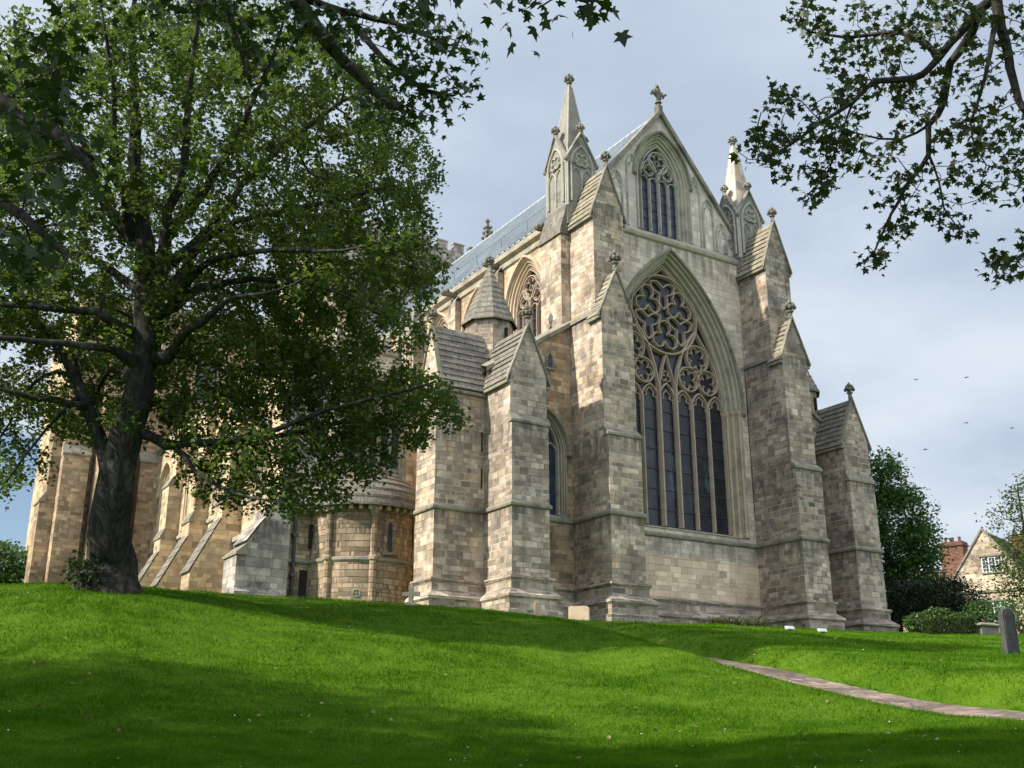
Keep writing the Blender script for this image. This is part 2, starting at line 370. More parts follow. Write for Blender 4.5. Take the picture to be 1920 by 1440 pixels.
def flat(name, c, rough=.7, var=.25, sc_=4., metal=0.):
    m, nb, p, o = newmat(name); geo = nb.new('ShaderNodeNewGeometry'); n = nb.noise(geo.outputs['Position'], sc_, 4.)
    nb.l.new(nb.mix(nb.ss(n, .3, .7), tuple(q * (1 - var) for q in c), tuple(q * (1 + var) for q in c)), p.inputs['Base Color']); p.inputs['Roughness'].default_value = rough; p.inputs['Metallic'].default_value = metal
    bump(nb, p, n, .2, .01); return m
M['iron'] = flat('painted_iron', (.05, .055, .06), .5)
M['rust'] = flat('rust_brown_pipe', (.11, .055, .035), .6)
M['dark'] = flat('dark_opening', (.02, .018, .015), .9)
M['whitepaint'] = flat('white_window_paint', (.78, .78, .76), .5, .05)
M['pane'] = flat('house_window_glass', (.05, .06, .07), .15, .3)
M['bird'] = flat('bird_feathers', (.04, .04, .045), .8)
M['brick'] = masonry('red_brick', [(.125, .058, .042), (.16, .075, .055), (.11, .052, .04)], .10, .26, (.35, .25, .2), .008, .6, .2, .2)
M['render'] = masonry('house_stone', [(.42, .37, .29), (.46, .405, .315), (.44, .38, .29), (.48, .43, .34)], .22, .4, (.40, .35, .27), .008, .3, .2, .3)
M['path'] = masonry('path_flags', [(.15, .122, .10), (.19, .155, .128), (.17, .14, .118), (.21, .175, .145)], .38, .45, (.10, .085, .06), .02, .5, .45, .0)

m, nb, p, o = newmat('bark'); geo = nb.new('ShaderNodeNewGeometry'); P = geo.outputs['Position']
sp = nb.new('ShaderNodeSeparateXYZ'); nb.l.new(P, sp.inputs[0])
pv = nb.xyz(sp.outputs[0], sp.outputs[1], nb.m('MULTIPLY', sp.outputs[2], .35))
n1 = nb.noise(pv, 9., 5., .65); n2 = nb.noise(P, 1.3, 4., .6)
c = nb.mix(nb.ss(n1, .35, .65), (.012, .011, .009), (.044, .039, .032)); c = nb.mix(nb.m('MULTIPLY', nb.ss(n2, .55, .68), .6), c, (.11, .105, .09))
nb.l.new(c, p.inputs['Base Color']); bump(nb, p, n1, .9, .05); M['bark'] = m

def leafmat(name, dark, mid, light, trans=.42, tcol=(.20, .36, .03), tip=None):
    m, nb, p, o = newmat(name); geo = nb.new('ShaderNodeNewGeometry'); r = geo.outputs['Random Per Island']
    big = nb.noise(geo.outputs['Position'], .55, 3.)
    sel = nb.m('ADD', nb.m('MULTIPLY', r, .6), nb.m('MULTIPLY', nb.ss(big, .35, .65), .4))
    c = nb.ramp(sel, [dark, mid, mid, light] + ([tip] if tip else []))
    nb.l.new(c, p.inputs['Base Color']); p.inputs['Roughness'].default_value = .5; p.inputs['Specular IOR Level'].default_value = .3
    t = nb.new('ShaderNodeBsdfTranslucent'); nb.l.new(nb.mix(.55, c, tcol), t.inputs[0])
    mx = nb.new('ShaderNodeMixShader'); mx.inputs[0].default_value = trans; nb.l.new(p.outputs[0], mx.inputs[1]); nb.l.new(t.outputs[0], mx.inputs[2]); nb.l.new(mx.outputs[0], o.inputs[0])
    return m
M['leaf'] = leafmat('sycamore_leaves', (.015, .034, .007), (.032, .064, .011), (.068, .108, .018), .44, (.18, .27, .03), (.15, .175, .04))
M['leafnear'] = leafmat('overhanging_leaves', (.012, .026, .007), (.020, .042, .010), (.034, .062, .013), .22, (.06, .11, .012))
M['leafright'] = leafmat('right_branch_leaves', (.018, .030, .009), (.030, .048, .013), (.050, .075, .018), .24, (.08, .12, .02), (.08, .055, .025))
M['leaffar'] = leafmat('far_tree_leaves', (.035, .080, .022), (.062, .125, .030), (.10, .17, .036), .36, (.10, .19, .03))
M['leafyew'] = leafmat('yew_leaves', (.008, .020, .008), (.014, .032, .012), (.025, .05, .016), .15, (.03, .06, .01))
M['leafshrub'] = leafmat('shrub_leaves', (.035, .072, .018), (.06, .11, .026), (.09, .145, .036), .3, (.13, .2, .04))
M['leafhedge'] = leafmat('hedge_leaves', (.022, .042, .009), (.035, .06, .011), (.055, .08, .015), .2, (.08, .12, .02))
M['leafyel'] = leafmat('yellow_shrub_leaves', (.12, .16, .02), (.22, .25, .03), (.32, .32, .05), .3, (.3, .32, .04))

def grassmat(name, stops, tr):
    m, nb, p, o = newmat(name); geo = nb.new('ShaderNodeNewGeometry'); P = geo.outputs['Position']
    n1 = nb.noise(P, .5, 4., .6); n2 = nb.noise(P, 2.6, 4., .65); r = geo.outputs['Random Per Island']
    sel = nb.m('ADD', nb.m('MULTIPLY', nb.ss(n1, .3, .7), .40), nb.m('ADD', nb.m('MULTIPLY', nb.ss(n2, .3, .7), .30), nb.m('MULTIPLY', r, .30)))
    c = nb.ramp(sel, stops); nb.l.new(c, p.inputs['Base Color']); p.inputs['Roughness'].default_value = .9; p.inputs['Specular IOR Level'].default_value = .04
    if tr:
        t = nb.new('ShaderNodeBsdfTranslucent'); nb.l.new(c, t.inputs[0]); mx = nb.new('ShaderNodeMixShader'); mx.inputs[0].default_value = tr
        nb.l.new(p.outputs[0], mx.inputs[1]); nb.l.new(t.outputs[0], mx.inputs[2]); nb.l.new(mx.outputs[0], o.inputs[0])
    else: bump(nb, p, nb.m('ADD', n2, nb.noise(P, 14., 3.)), 1.0, .06)
    return m
M['turf'] = grassmat('turf_ground', [(.028, .066, .003), (.050, .105, .005), (.072, .136, .008), (.108, .158, .014)], 0)
M['blade'] = grassmat('grass_blades', [(.026, .072, .002), (.048, .122, .004), (.080, .172, .008), (.135, .225, .024)], .35)

# ------------------------------------------------------------------ terrain
def s_of(y): return math.tan(PITCH + math.atan((720 - y) / 2050))
TAB = {   # bearing -> (distance, sight line) pairs: the lie of the lawn
    -700: [(12, 1440), (16, 1350), (20, 1245), (24, 1145), (28, 1102), (34, 1102), (44, 1120), (60, 1150)],
    0: [(12, 1440), (16, 1350), (20, 1245), (24, 1148), (28, 1100), (33, 1100), (44, 1116), (60, 1145)],
    200: [(12, 1440), (16, 1352), (20, 1248), (24, 1146), (28, 1095), (33, 1096), (44, 1114), (60, 1145)],
    500: [(12, 1440), (16, 1375), (20, 1290), (24, 1212), (28, 1160), (34, 1126), (39, 1122), (48, 1128), (60, 1150)],
    760: [(12, 1440), (16, 1385), (20, 1310), (24, 1240), (28, 1190), (34, 1144), (40, 1132), (48, 1136), (60, 1160)],
    1000: [(12, 1440), (16, 1390), (20, 1325), (24, 1262), (28, 1215), (34, 1168), (40, 1152), (48, 1155), (60, 1165)],
    1090: [(12, 1440), (16, 1392), (20, 1330), (24, 1272), (28, 1226), (34, 1180), (40, 1165), (48, 1164), (60, 1170)],
    1200: [(12, 1440), (16, 1395), (20, 1333), (24, 1278), (28, 1232), (34, 1192), (40, 1172), (48, 1166), (60, 1172)],
    1400: [(12, 1440), (16, 1397), (20, 1330), (24, 1266), (26, 1240), (28, 1226), (34, 1202), (42, 1182), (52, 1175), (64, 1180)],
    1700: [(12, 1440), (16, 1390), (20, 1325), (22, 1296), (24, 1274), (28, 1246), (34, 1218), (44, 1194), (54, 1186), (70, 1190)],
    1900: [(12, 1440), (16, 1370), (18, 1336), (20, 1312), (24, 1274), (31, 1222), (44, 1196), (54, 1188), (70, 1190)],
    2600: [(12, 1440), (16, 1360), (20, 1300), (24, 1262), (31, 1216), (44, 1194), (54, 1188), (70, 1190)]}
_tk = np.array([(k - 960) / 2100 for k in sorted(TAB)]); _Fg = np.linspace(0, 130, 521)
_rows = []
for k in sorted(TAB):
    t = TAB[k]; fs = [0] + [q[0] for q in t] + [t[-1][0] + 20, 130]; zs = [-1.6] + [q[0] * s_of(q[1]) for q in t]; zs += [zs[-1] + .6, zs[-1] + 1.2]
    zz = np.interp(_Fg, fs, zs)
    ker = np.exp(-np.linspace(-2, 2, 17) ** 2); ker /= ker.sum()
    _rows.append(np.convolve(np.pad(zz, 8, mode='edge'), ker, 'valid'))
_Z = np.array(_rows)
_tf = np.linspace(_tk[0], _tk[-1], 160); _Zf = np.array([np.interp(_tf, _tk, _Z[:, j]) for j in range(_Z.shape[1])]).T
_k2 = np.exp(-np.linspace(-2, 2, 13) ** 2); _k2 /= _k2.sum()
_Zf = np.array([np.convolve(np.pad(_Zf[:, j], 6, mode='edge'), _k2, 'valid') for j in range(_Zf.shape[1])]).T
PATH = np.array([(3, 15.5), (12, 11.2), (18, 8.25), (22, 6.95), (26, 5.55), (31, 4.4), (36, 3.1), (41, 2.6)])
def path_sd(F, Rr):
    """signed distance to the path's middle (right/far side positive) and distance along it"""
    best = np.full(F.shape, 1e9); sg = np.zeros(F.shape); al = np.zeros(F.shape); acc = 0.
    for a, c in zip(PATH, PATH[1:]):
        d = c - a; L = np.hypot(*d); d = d / L
        f, r = F - a[0], Rr - a[1]; t = np.clip(f * d[0] + r * d[1], 0, L)
        ex, ey = f - t * d[0], r - t * d[1]; dist = np.hypot(ex, ey); side = np.sign(d[0] * r - d[1] * f)
        k = dist < best; best = np.where(k, dist, best); sg = np.where(k, side, sg); al = np.where(k, acc + t, al); acc += L
    return best * sg, al
def sstep(x, a, c): t = np.clip((x - a) / (c - a), 0, 1); return t * t * (3 - 2 * t)
def vnoise(x, y, seed=0):
    def hsh(i, j): v = np.sin(i * 127.1 + j * 311.7 + seed * 74.7) * 43758.5453; return v - np.floor(v)
    i, j = np.floor(x), np.floor(y); fx, fy = x - i, y - j; fx = fx * fx * (3 - 2 * fx); fy = fy * fy * (3 - 2 * fy)
    return (hsh(i, j) * (1 - fx) + hsh(i + 1, j) * fx) * (1 - fy) + (hsh(i, j + 1) * (1 - fx) + hsh(i + 1, j + 1) * fx) * fy
def ground(x, y):
    x = np.asarray(x, float); y = np.asarray(y, float)
    dx, dy = x - CAM[0], y - CAM[1]
    F = dx * Fv[0] + dy * Fv[1]; Rr = dx * Rv[0] + dy * Rv[1]
    t = np.clip(Rr / np.maximum(F, 4.), _tf[0], _tf[-1]); Fc = np.clip(F, 0, 129.9)
    fi = Fc / .25; i = np.floor(fi).astype(int); ff = fi - i
    ti = (t - _tf[0]) / (_tf[1] - _tf[0]); j = np.clip(np.floor(ti).astype(int), 0, len(_tf) - 2); tf = ti - j
    z = (_Zf[j, i] * (1 - ff) + _Zf[j, i + 1] * ff) * (1 - tf) + (_Zf[j + 1, i] * (1 - ff) + _Zf[j + 1, i + 1] * ff) * tf
    sd, al = path_sd(F, Rr); end = 1 - sstep(F, 37, 41)
    z = z - (.10 + .10 * sstep(F, 25, 28) * (1 - sstep(F, 33, 38))) * (1 - sstep(np.abs(sd), .45, .95)) * end
    z = z + .40 * (1 - .45 * sstep(F, 23, 28)) * sstep(sd, .6, 1.6) * (1 - sstep(sd, 3.0, 10)) * end * sstep(F, 6, 14)
    z = z + .26 * np.exp(-((sd + 1.8) / 1.1) ** 2) * sstep(F, 24.5, 27.5) * (1 - sstep(F, 31, 37))
    near = 1 - sstep(F, 46, 60)
    z = z + near * (.16 * (vnoise(x * .35, y * .35, 1) - .5) + .07 * (vnoise(x * 1.1, y * 1.1, 2) - .5)) * sstep(np.abs(sd), .4, 1.5)
    # shallow sunken scrapes in the turf
    for (fF, fR, rr, dd) in ((23.0, -5.2, 1.0, .22), (15.5, -4.4, .8, .16), (14.6, -.6, 1.1, .15), (18, 2.2, 1.0, .10)):
        z = z - dd * np.exp(-(((F - fF) / (rr * .6)) ** 2 + ((Rr - fR) / rr) ** 2))
    return z
Fs = np.unique(np.concatenate([np.array([-400, -150, -60, -25, -10, -4, 0, 3, 5.5]), np.arange(7, 50, .3), np.arange(50, 70, 1.2), [75, 85, 100, 130, 200, 350, 700, 1500, 3000]]))
Rs = np.unique(np.concatenate([[-3000, -1200, -500, -250, -120, -70, -45, -32, -25], np.arange(-20, 26, .3), [28, 32, 40, 55, 80, 120, 250, 500, 1200, 3000]]))
FF, RR = np.meshgrid(Fs, Rs, indexing='ij'); X = CAM[0] + FF * Fv[0] + RR * Rv[0]; Y = CAM[1] + FF * Fv[1] + RR * Rv[1]
V = np.stack([X, Y, ground(X, Y)], -1).reshape(-1, 3); nR = len(Rs); I = (np.arange(len(Fs) - 1)[:, None] * nR + np.arange(nR - 1)[None]).ravel()
o = raw_mesh('ground', V, np.full(len(I), 4), np.stack([I, I + 1, I + nR + 1, I + nR], 1).ravel(), M['turf'], smooth=True); tag(o, kind='structure')
# path: flagstones laid over the bed
mb = MB(); rings = []
pp = []
for a, c in zip(PATH, PATH[1:]):
    for k in range(8): pp.append(a + (c - a) * k / 8)
pp = np.array(pp + [PATH[-1]]); pp = pp[pp[:, 0] < 29.5]
for i, q in enumerate(pp):
    d = pp[min(i + 1, len(pp) - 1)] - pp[max(i - 1, 0)]; d /= np.hypot(*d); nrm = np.array([-d[1], d[0]])
    r = []
    for s_ in (-.46, -.42, -.2, .2, .42, .46):
        e = q + nrm * s_; pxy = CAM + Fv * e[0] + Rv * e[1]; z = float(ground(pxy[0], pxy[1])) + (.035 if abs(s_) < .45 else -.05); r.append((pxy[0], pxy[1], z))
    rings.append(r)
mb.loft(rings); tag(mb.build('path', M['path']), kind='structure')

# grass blades
def grass_blades(n):
    uF = rng.random(n); a_, c_ = 9., 52.; k = -.6
    F = (a_ ** k + uF * (c_ ** k - a_ ** k)) ** (1 / k); t = rng.uniform(-.76, .76, n); Rr = t * F
    sd, _ = path_sd(F, Rr); ok = (np.abs(sd) > .36 + .18 * rng.random(n)) | (F > 40)
    F, Rr = F[ok], Rr[ok]; n = len(F)
    x = CAM[0] + F * Fv[0] + Rr * Rv[0]; y = CAM[1] + F * Fv[1] + Rr * Rv[1]
    ok = (y < -3.6) | ((y < -.6) & (x > -5) & (x < 5.4)) | ((x < -15) & (y < 6)); x, y, F = x[ok], y[ok], F[ok]; n = len(x)
    z = ground(x, y) - .01
    lush = .55 + .9 * vnoise(x * .8, y * .8, 5) * vnoise(x * 2.7, y * 2.7, 6) * 1.6
    hgt = rng.uniform(.03, .075, n) * lush * (1 + .008 * F); wd = (.0022 + .00026 * F) * rng.uniform(.7, 1.4, n)
    ang = rng.uniform(0, 2 * np.pi, n); tx, ty = np.cos(ang), np.sin(ang)
    la = rng.uniform(0, 2 * np.pi, n); lean = hgt * rng.uniform(.1, .9, n)
    P = np.empty((n, 3, 3), np.float32)
    P[:, 0] = np.stack([x - tx * wd, y - ty * wd, z], 1); P[:, 1] = np.stack([x + tx * wd, y + ty * wd, z], 1)
    P[:, 2] = np.stack([x + lean * np.cos(la), y + lean * np.sin(la), z + hgt], 1)
    return P.reshape(-1, 3), n
V, n = grass_blades(860000)
tag(raw_mesh('grass', V, np.full(n, 3), np.arange(n * 3), M['blade']), 'mown green grass covering the sloping churchyard lawn', 'grass', kind='stuff')

# ------------------------------------------------------------------ gothic helpers
def arch_outline(cx, half, spring, sill, Rr, e=0., n=14):
    """pointed arch outline, left sill -> apex -> right sill, grown outwards by e"""
    h, r = half + e, Rr + e; c = cx - half + Rr       # centre of the left arc
    d = c - cx; za = math.sqrt(max(1e-6, r * r - d * d)); a1 = math.atan2(za, -d)
    L = [(cx - h, sill)]
    for k in range(n + 1):
        a = math.pi + (a1 - math.pi) * k / n; L.append((c + r * math.cos(a), spring + r * math.sin(a)))
    return L + [(2 * cx - u, z) for u, z in reversed(L[:-1])]
class Frame:
    """wall frame: u along the wall, d outwards"""
    def __init__(s, o, T, N): s.o, s.T, s.N = o, T, N
    def __call__(s, u, d, z): return (s.o[0] + u * s.T[0] + d * s.N[0], s.o[1] + u * s.T[1] + d * s.N[1], z)
def band(mb, fr, pl, wd, dep, d0=0., closed=False, flatk=.42):
    """stone bar with chamfered section running along a 2-D line in the wall plane"""
    P = [np.array(q, float) for q in pl]
    if closed and np.hypot(*(P[0] - P[-1])) < 1e-6: P = P[:-1]
    n = len(P); rings = []
    for i in range(n):
        a = P[i - 1] if (i or closed) else P[i]; c = P[(i + 1) % n] if (i < n - 1 or closed) else P[i]
        t1 = P[i] - a; t2 = c - P[i]
        l1, l2 = np.hypot(*t1), np.hypot(*t2)
        t1 = t1 / l1 if l1 > 1e-9 else t2 / max(l2, 1e-9); t2 = t2 / l2 if l2 > 1e-9 else t1
        n1 = np.array([-t1[1], t1[0]]); n2 = np.array([-t2[1], t2[0]]); nn = n1 + n2; L = np.hypot(*nn)
        nn = nn / L if L > .2 else n1; k = 1 / max(.5, float(nn @ n1)); nn = nn * k
        rings.append([fr(*(P[i] + nn * s_)[:1], d0 + d_, (P[i] + nn * s_)[1]) for s_, d_ in ((-wd / 2, 0), (-wd / 2, dep * .35), (-wd / 2 * flatk, dep), (wd / 2 * flatk, dep), (wd / 2, dep * .35), (wd / 2, 0))])
    if closed: rings.append(rings[0])
    mb.loft(rings)
    if not closed: mb.poly(rings[0]); mb.poly(rings[-1])
def circ(cx, cz, r, n=28): return [(cx + r * math.cos(2 * math.pi * k / n), cz + r * math.sin(2 * math.pi * k / n)) for k in range(n)]
def foil(cx, cz, r, n, rot=90., b_=None, spread=None):
    b_ = b_ or {3: .46, 4: .42, 5: .37, 6: .33}[n]; a = 1 - b_; pts = []
    ph = math.pi / n; s = a * math.sin(ph); half = math.pi / 2 + ph if s >= b_ else math.pi - math.acos(min(1, s / b_)) + (math.pi / 2 - ph) - math.pi / 2
    half = spread or min(2.5, max(1.2, half))
    for k in range(n):
        t = R(rot) + 2 * math.pi * k / n
        for q in np.linspace(-half, half, 7): pts.append((cx + r * (a * math.cos(t) + b_ * math.cos(t + q)), cz + r * (a * math.sin(t) + b_ * math.sin(t + q))))
    return pts
def star3(cx, cz, r, rot):
    pts = []
    for k in range(3):
        t = rot + 120 * k
        for da, rr in ((-60, .30), (-34, .55), (-24, .78), (-10, .95), (0, 1.04), (10, .95), (24, .78), (34, .55)):
            pts.append((cx + r * rr * math.cos(R(t + da)), cz + r * rr * math.sin(R(t + da))))
    return pts
def pointed(cx, half, spring, rise, n=8):
    Rr = (rise * rise + half * half) / (2 * half); return arch_outline(cx, half, spring, spring, Rr, 0, n)[1:-1]
def wall_arches(mb, fr, u0, u1, z0, ztop, wins, d=0.):
    """wall sheet with pointed openings; ztop(u); wins: outlines"""
    cuts = {u0, u1}
    for w_ in wins: cuts |= {round(p[0], 5) for p in w_['out']}
    for u in w_top_breaks(ztop, u0, u1): cuts.add(u)
    cuts = sorted(c for c in cuts if u0 - 1e-6 <= c <= u1 + 1e-6)
    def zin(w_, u):
        o_ = w_['out'][1:-1]; return float(np.interp(u, [q[0] for q in o_], [q[1] for q in o_]))
    for a, c in zip(cuts, cuts[1:]):
        if c - a < 1e-5: continue
        mid = (a + c) / 2; hit = None
        for w_ in wins:
            if w_['out'][0][0] < mid < w_['out'][-1][0]: hit = w_
        if hit is None: mb.poly([fr(a, d, z0), fr(c, d, z0), fr(c, d, ztop(c)), fr(a, d, ztop(a))])
        else:
            s_ = hit['out'][0][1]
            mb.poly([fr(a, d, z0), fr(c, d, z0), fr(c, d, s_), fr(a, d, s_)])
            mb.poly([fr(a, d, zin(hit, a)), fr(c, d, zin(hit, c)), fr(c, d, ztop(c)), fr(a, d, ztop(a))])
def w_top_breaks(zt, u0, u1): return [q for q in getattr(zt, 'breaks', []) if u0 < q < u1]
class Top:
    def __init__(s, pts): s.u = [q[0] for q in pts]; s.z = [q[1] for q in pts]; s.breaks = s.u
    def __call__(s, u): return float(np.interp(u, s.u, s.z))

def gothic_window(parent, fr, cx, half, sill, spring, rise, E, D, lights, style, glass, trac, mould, hood=True, mw=.15, d0=0.):
    """moulded opening (frame) with hood mould, tracery and glass as its pieces; returns the cut outline"""
    Rr = (rise * rise + half * half) / (2 * half)
    out_ = arch_outline(cx, half, spring, sill - .35, Rr, E)
    prof = [(E, 0.), (E * .86, -.02), (E * .82, -D * .22), (E * .62, -D * .25), (E * .56, -D * .48), (E * .36, -D * .5), (E * .30, -D * .74), (E * .12, -D * .78), (0., -D)]
    mb = MB(); rings = []
    for e, d in prof: rings.append([fr(u, d0 + d, z) for u, z in arch_outline(cx, half, spring, sill - .35 * (e / E), Rr, e)])
    mb.loft(rings)
    # sloping sill
    l0, r0 = out_[0], out_[-1]
    mb.loft([[fr(l0[0], d0, l0[1]), fr(r0[0], d0, r0[1])], [fr(l0[0], d0 + .06, l0[1] + .02), fr(r0[0], d0 + .06, r0[1] + .02)], [fr(cx - half, d0 - D, sill), fr(cx + half, d0 - D, sill)]])
    frame = mb.build('window', M[mould], parent)
    if hood:
        mb = MB(); line = arch_outline(cx, half, spring, sill, Rr, E + .09)[1:-1]
        band(mb, fr, line, .2, .16, d0, flatk=.5)
        for q in (line[0], line[-1]): mb.ball(fr(q[0], d0 + .1, q[1] - .08), .16)
        mb.build('hood_mould', M['mould_dark' if mould != 'warm' else 'warm'], frame)
    mb = MB(); mb.poly([fr(u, d0 - D - .02, z) for u, z in arch_outline(cx, half, spring, sill, Rr, .02)]); mb.build('glass', M[glass], frame)
    # tracery
    mb = MB(); dd = d0 - D; pitch = 2 * half / lights; td = .24
    def arc_z(u): # z of inner arch at u
        c = cx - half + Rr; du = abs(u - cx); return spring + math.sqrt(max(0, Rr * Rr - (du + (c - cx)) ** 2))
    band(mb, fr, arch_outline(cx, half, spring, sill, Rr, -.04), .12, td, dd)
    if style == 'great':
        hz = spring + .15
        for k in range(1, lights):
            u = cx - half + pitch * k; thick = k in (3, 4)
            band(mb, fr, [(u, sill), (u, hz + (1.0 if thick else .05))], mw * (1.45 if thick else 1.0), td * (1.25 if thick else 1.), dd)
        for k in range(lights):
            u = cx - half + pitch * (k + .5); band(mb, fr, pointed(u, pitch * .5, hz - .15, .95 if k != 3 else 1.15), .12, td * .8, dd)
            tre = [(u - pitch * .42, hz - .25), (u - pitch * .40, hz + .05), (u - pitch * .2, hz + .12), (u - pitch * .22, hz + .35), (u, hz + .62), (u + pitch * .22, hz + .35), (u + pitch * .2, hz + .12), (u + pitch * .40, hz + .05), (u + pitch * .42, hz - .25)]
            band(mb, fr, tre, .07, td * .5, dd)
        C0 = (cx, spring + 5.3); Rb = 2.38
        band(mb, fr, circ(*C0, Rb, 44), .17, td * 1.2, dd, True)
        for k in range(3):
            a = R(-90 + 120 * k); q = (C0[0] + 1.33 * math.cos(a), C0[1] + 1.33 * math.sin(a)); band(mb, fr, foil(*q, .96, 3, -90 + 120 * k + 180), .12, td, dd, True)
            a = R(-30 + 120 * k); q = (C0[0] + 1.36 * math.cos(a), C0[1] + 1.36 * math.sin(a)); band(mb, fr, star3(*q, .98, -30 + 120 * k + 180), .12, td, dd, True)
        for s_ in (-1, 1):
            # three-light sub arch under three foiled circles
            uc = cx + s_ * (half - 1.5 * pitch)
            for (du, dz, rr) in ((.0, 3.02, .80), (-.72, 1.68, .72), (.72, 1.68, .72)):
                band(mb, fr, circ(uc + du - s_ * .06, spring + dz, rr, 26), .13, td, dd, True); band(mb, fr, foil(uc + du - s_ * .06, spring + dz, rr * .88, 6 if dz > 2 else 5, 90 + 20 * s_), .075, td * .7, dd, True)
            ui = cx + s_ * .5 * pitch
            inner = [(ui, spring), (ui + s_ * .04, spring + 1.0), (ui + s_ * .22, spring + 2.0), (ui + s_ * .55, spring + 3.0), (ui + s_ * 1.05, spring + 3.9), (ui + s_ * 1.62, spring + 4.62)]
            band(mb, fr, inner, .17, td * 1.1, dd)
            uo = cx + s_ * half; outer = [(uo - s_ * .05, spring + .1), (uo - s_ * .22, spring + 1.3), (uo - s_ * .55, spring + 2.5), (uo - s_ * 1.1, spring + 3.55), (uo - s_ * 1.9, spring + 4.62)]
            band(mb, fr, outer, .15, td * 1.1, dd)
        for s_ in (-1, 1): band(mb, fr, [(cx + s_ * pitch * .5, spring + .9), (cx + s_ * .32, spring + 1.9), (cx, spring + 2.95)], .13, td, dd)
        band(mb, fr, foil(cx, spring + 1.55, .36, 3, 90), .07, td * .6, dd, True)
    elif style in ('rose4', 'rose2'):
        top = spring + rise; rr = half * .50; C0 = (cx, top - half * .52 - rr * .62)
        nl = lights; hz = C0[1] - rr - half * .46
        for k in range(1, nl): u = cx - half + pitch * k; band(mb, fr, [(u, sill), (u, hz + (half * .25 if k == nl // 2 else .02))], mw * (1.3 if k == nl // 2 else 1.), td, dd)
        band(mb, fr, circ(*C0, rr, 30), .12, td, dd, True); band(mb, fr, foil(*C0, rr * .92, 6), .08, td * .7, dd, True); band(mb, fr, circ(*C0, rr * .24, 12), .06, td * .6, dd, True)
        for s_ in (-1, 1):
            uc = cx + s_ * half * .5
            band(mb, fr, [(cx, hz), (cx + s_ * half * .06, hz + half * .4), (cx + s_ * half * .25, hz + half * .75), (uc, hz + half * 1.05)], .12, td, dd)
            band(mb, fr, [(cx + s_ * half * .98, hz), (cx + s_ * half * .92, hz + half * .4), (cx + s_ * half * .75, hz + half * .75), (uc, hz + half * 1.05)], .12, td, dd)
            band(mb, fr, circ(uc, hz + half * .50, half * .25, 20), .09, td * .8, dd, True); band(mb, fr, foil(uc, hz + half * .50, half * .22, 4), .05, td * .6, dd, True)
        for k in range(nl): u = cx - half + pitch * (k + .5); band(mb, fr, pointed(u, pitch * .47, hz - .1, pitch * .55), .08, td * .7, dd)
    elif style == 'lights':
        hz = spring
        for k in range(1, lights):
            u = cx - half + pitch * k; band(mb, fr, [(u, sill), (u, arc_z(u) - .05)], mw, td, dd)
        for k in range(lights):
            u = cx - half + pitch * (k + .5); band(mb, fr, pointed(u, pitch * .48, hz - .2, pitch * .8), .09, td * .7, dd)
            if k < lights - 1: band(mb, fr, foil(u + pitch / 2, hz + pitch * .95, pitch * .36, 4), .07, td * .6, dd, True)
    mb.build('tracery', M[trac], frame)
    if half > 1.2:
        mb = MB()
        z = sill + .9
        while z < spring - .2:
            mb.obox(fr(cx, 0, 0), fr.T, fr.N, -half + .05, half - .05, dd + .05, dd + .075, z, z + .035); z += 1.12 if style == 'great' else .62
        mb.build('saddle_bar', M['iron'], frame)
    return {'out': out_}

def finial(mb, x, y, z, h, cross=False):
    r = h * .16
    mb.lathe(x, y, [(r * .75, z - .05), (r * .6, z + h * .22), (r * 1.15, z + h * .30), (r * 1.15, z + h * .36), (r * .5, z + h * .40), (r * .45, z + h * .55), (r * .8, z + h * .72), (r * .7, z + h * .85), (r * .25, z + h * .97), (.01, z + h)], 8)
    for k in range(4):
        a = R(45 + 90 * k) ; mb.ball((x + r * 1.35 * math.cos(a), y + r * 1.35 * math.sin(a), z + h * .52), r * .75)
        a = R(90 * k); mb.ball((x + r * 1.5 * math.cos(a), y + r * 1.5 * math.sin(a), z + h * .60), r * .62)
        a = R(45 + 90 * k); mb.ball((x + r * .9 * math.cos(a), y + r * .9 * math.sin(a), z + h * .76), r * .5)
def slab_roof(mb, e0, e1, r0, r1, course=.36, th=.07, over=.08, jit=.02):
    """lapped courses of stone slabs between an eave e0-e1 and a ridge r0-r1"""
    e0, e1, r0, r1 = (np.array(q, float) for q in (e0, e1, r0, r1))
    sl = (np.linalg.norm(r0 - e0) + np.linalg.norm(r1 - e1)) / 2; n = max(2, int(round(sl / course)))
    nrm = np.cross(e1 - e0 + (r1 - r0), r0 - e0 + (r1 - e1)); nrm /= np.linalg.norm(nrm) + 1e-9
    if nrm[2] < 0: nrm = -nrm
    s0 = (r0 - e0) / n; s1 = (r1 - e1) / n
    for k in range(n):
        lo = -over / course if k == 0 else -.12
        j = random.uniform(-jit, jit)
        a, c = e0 + s0 * (k + lo), e1 + s1 * (k + lo); d, f = e0 + s0 * (k + 1), e1 + s1 * (k + 1)
        t = nrm * (th + j)
        mb.loft([[a, c], [a + t, c + t], [d + nrm * .012, f + nrm * .012]])
        mb.poly([a, a + t, d + nrm * .012]); mb.poly([c, c + t, f + nrm * .012])

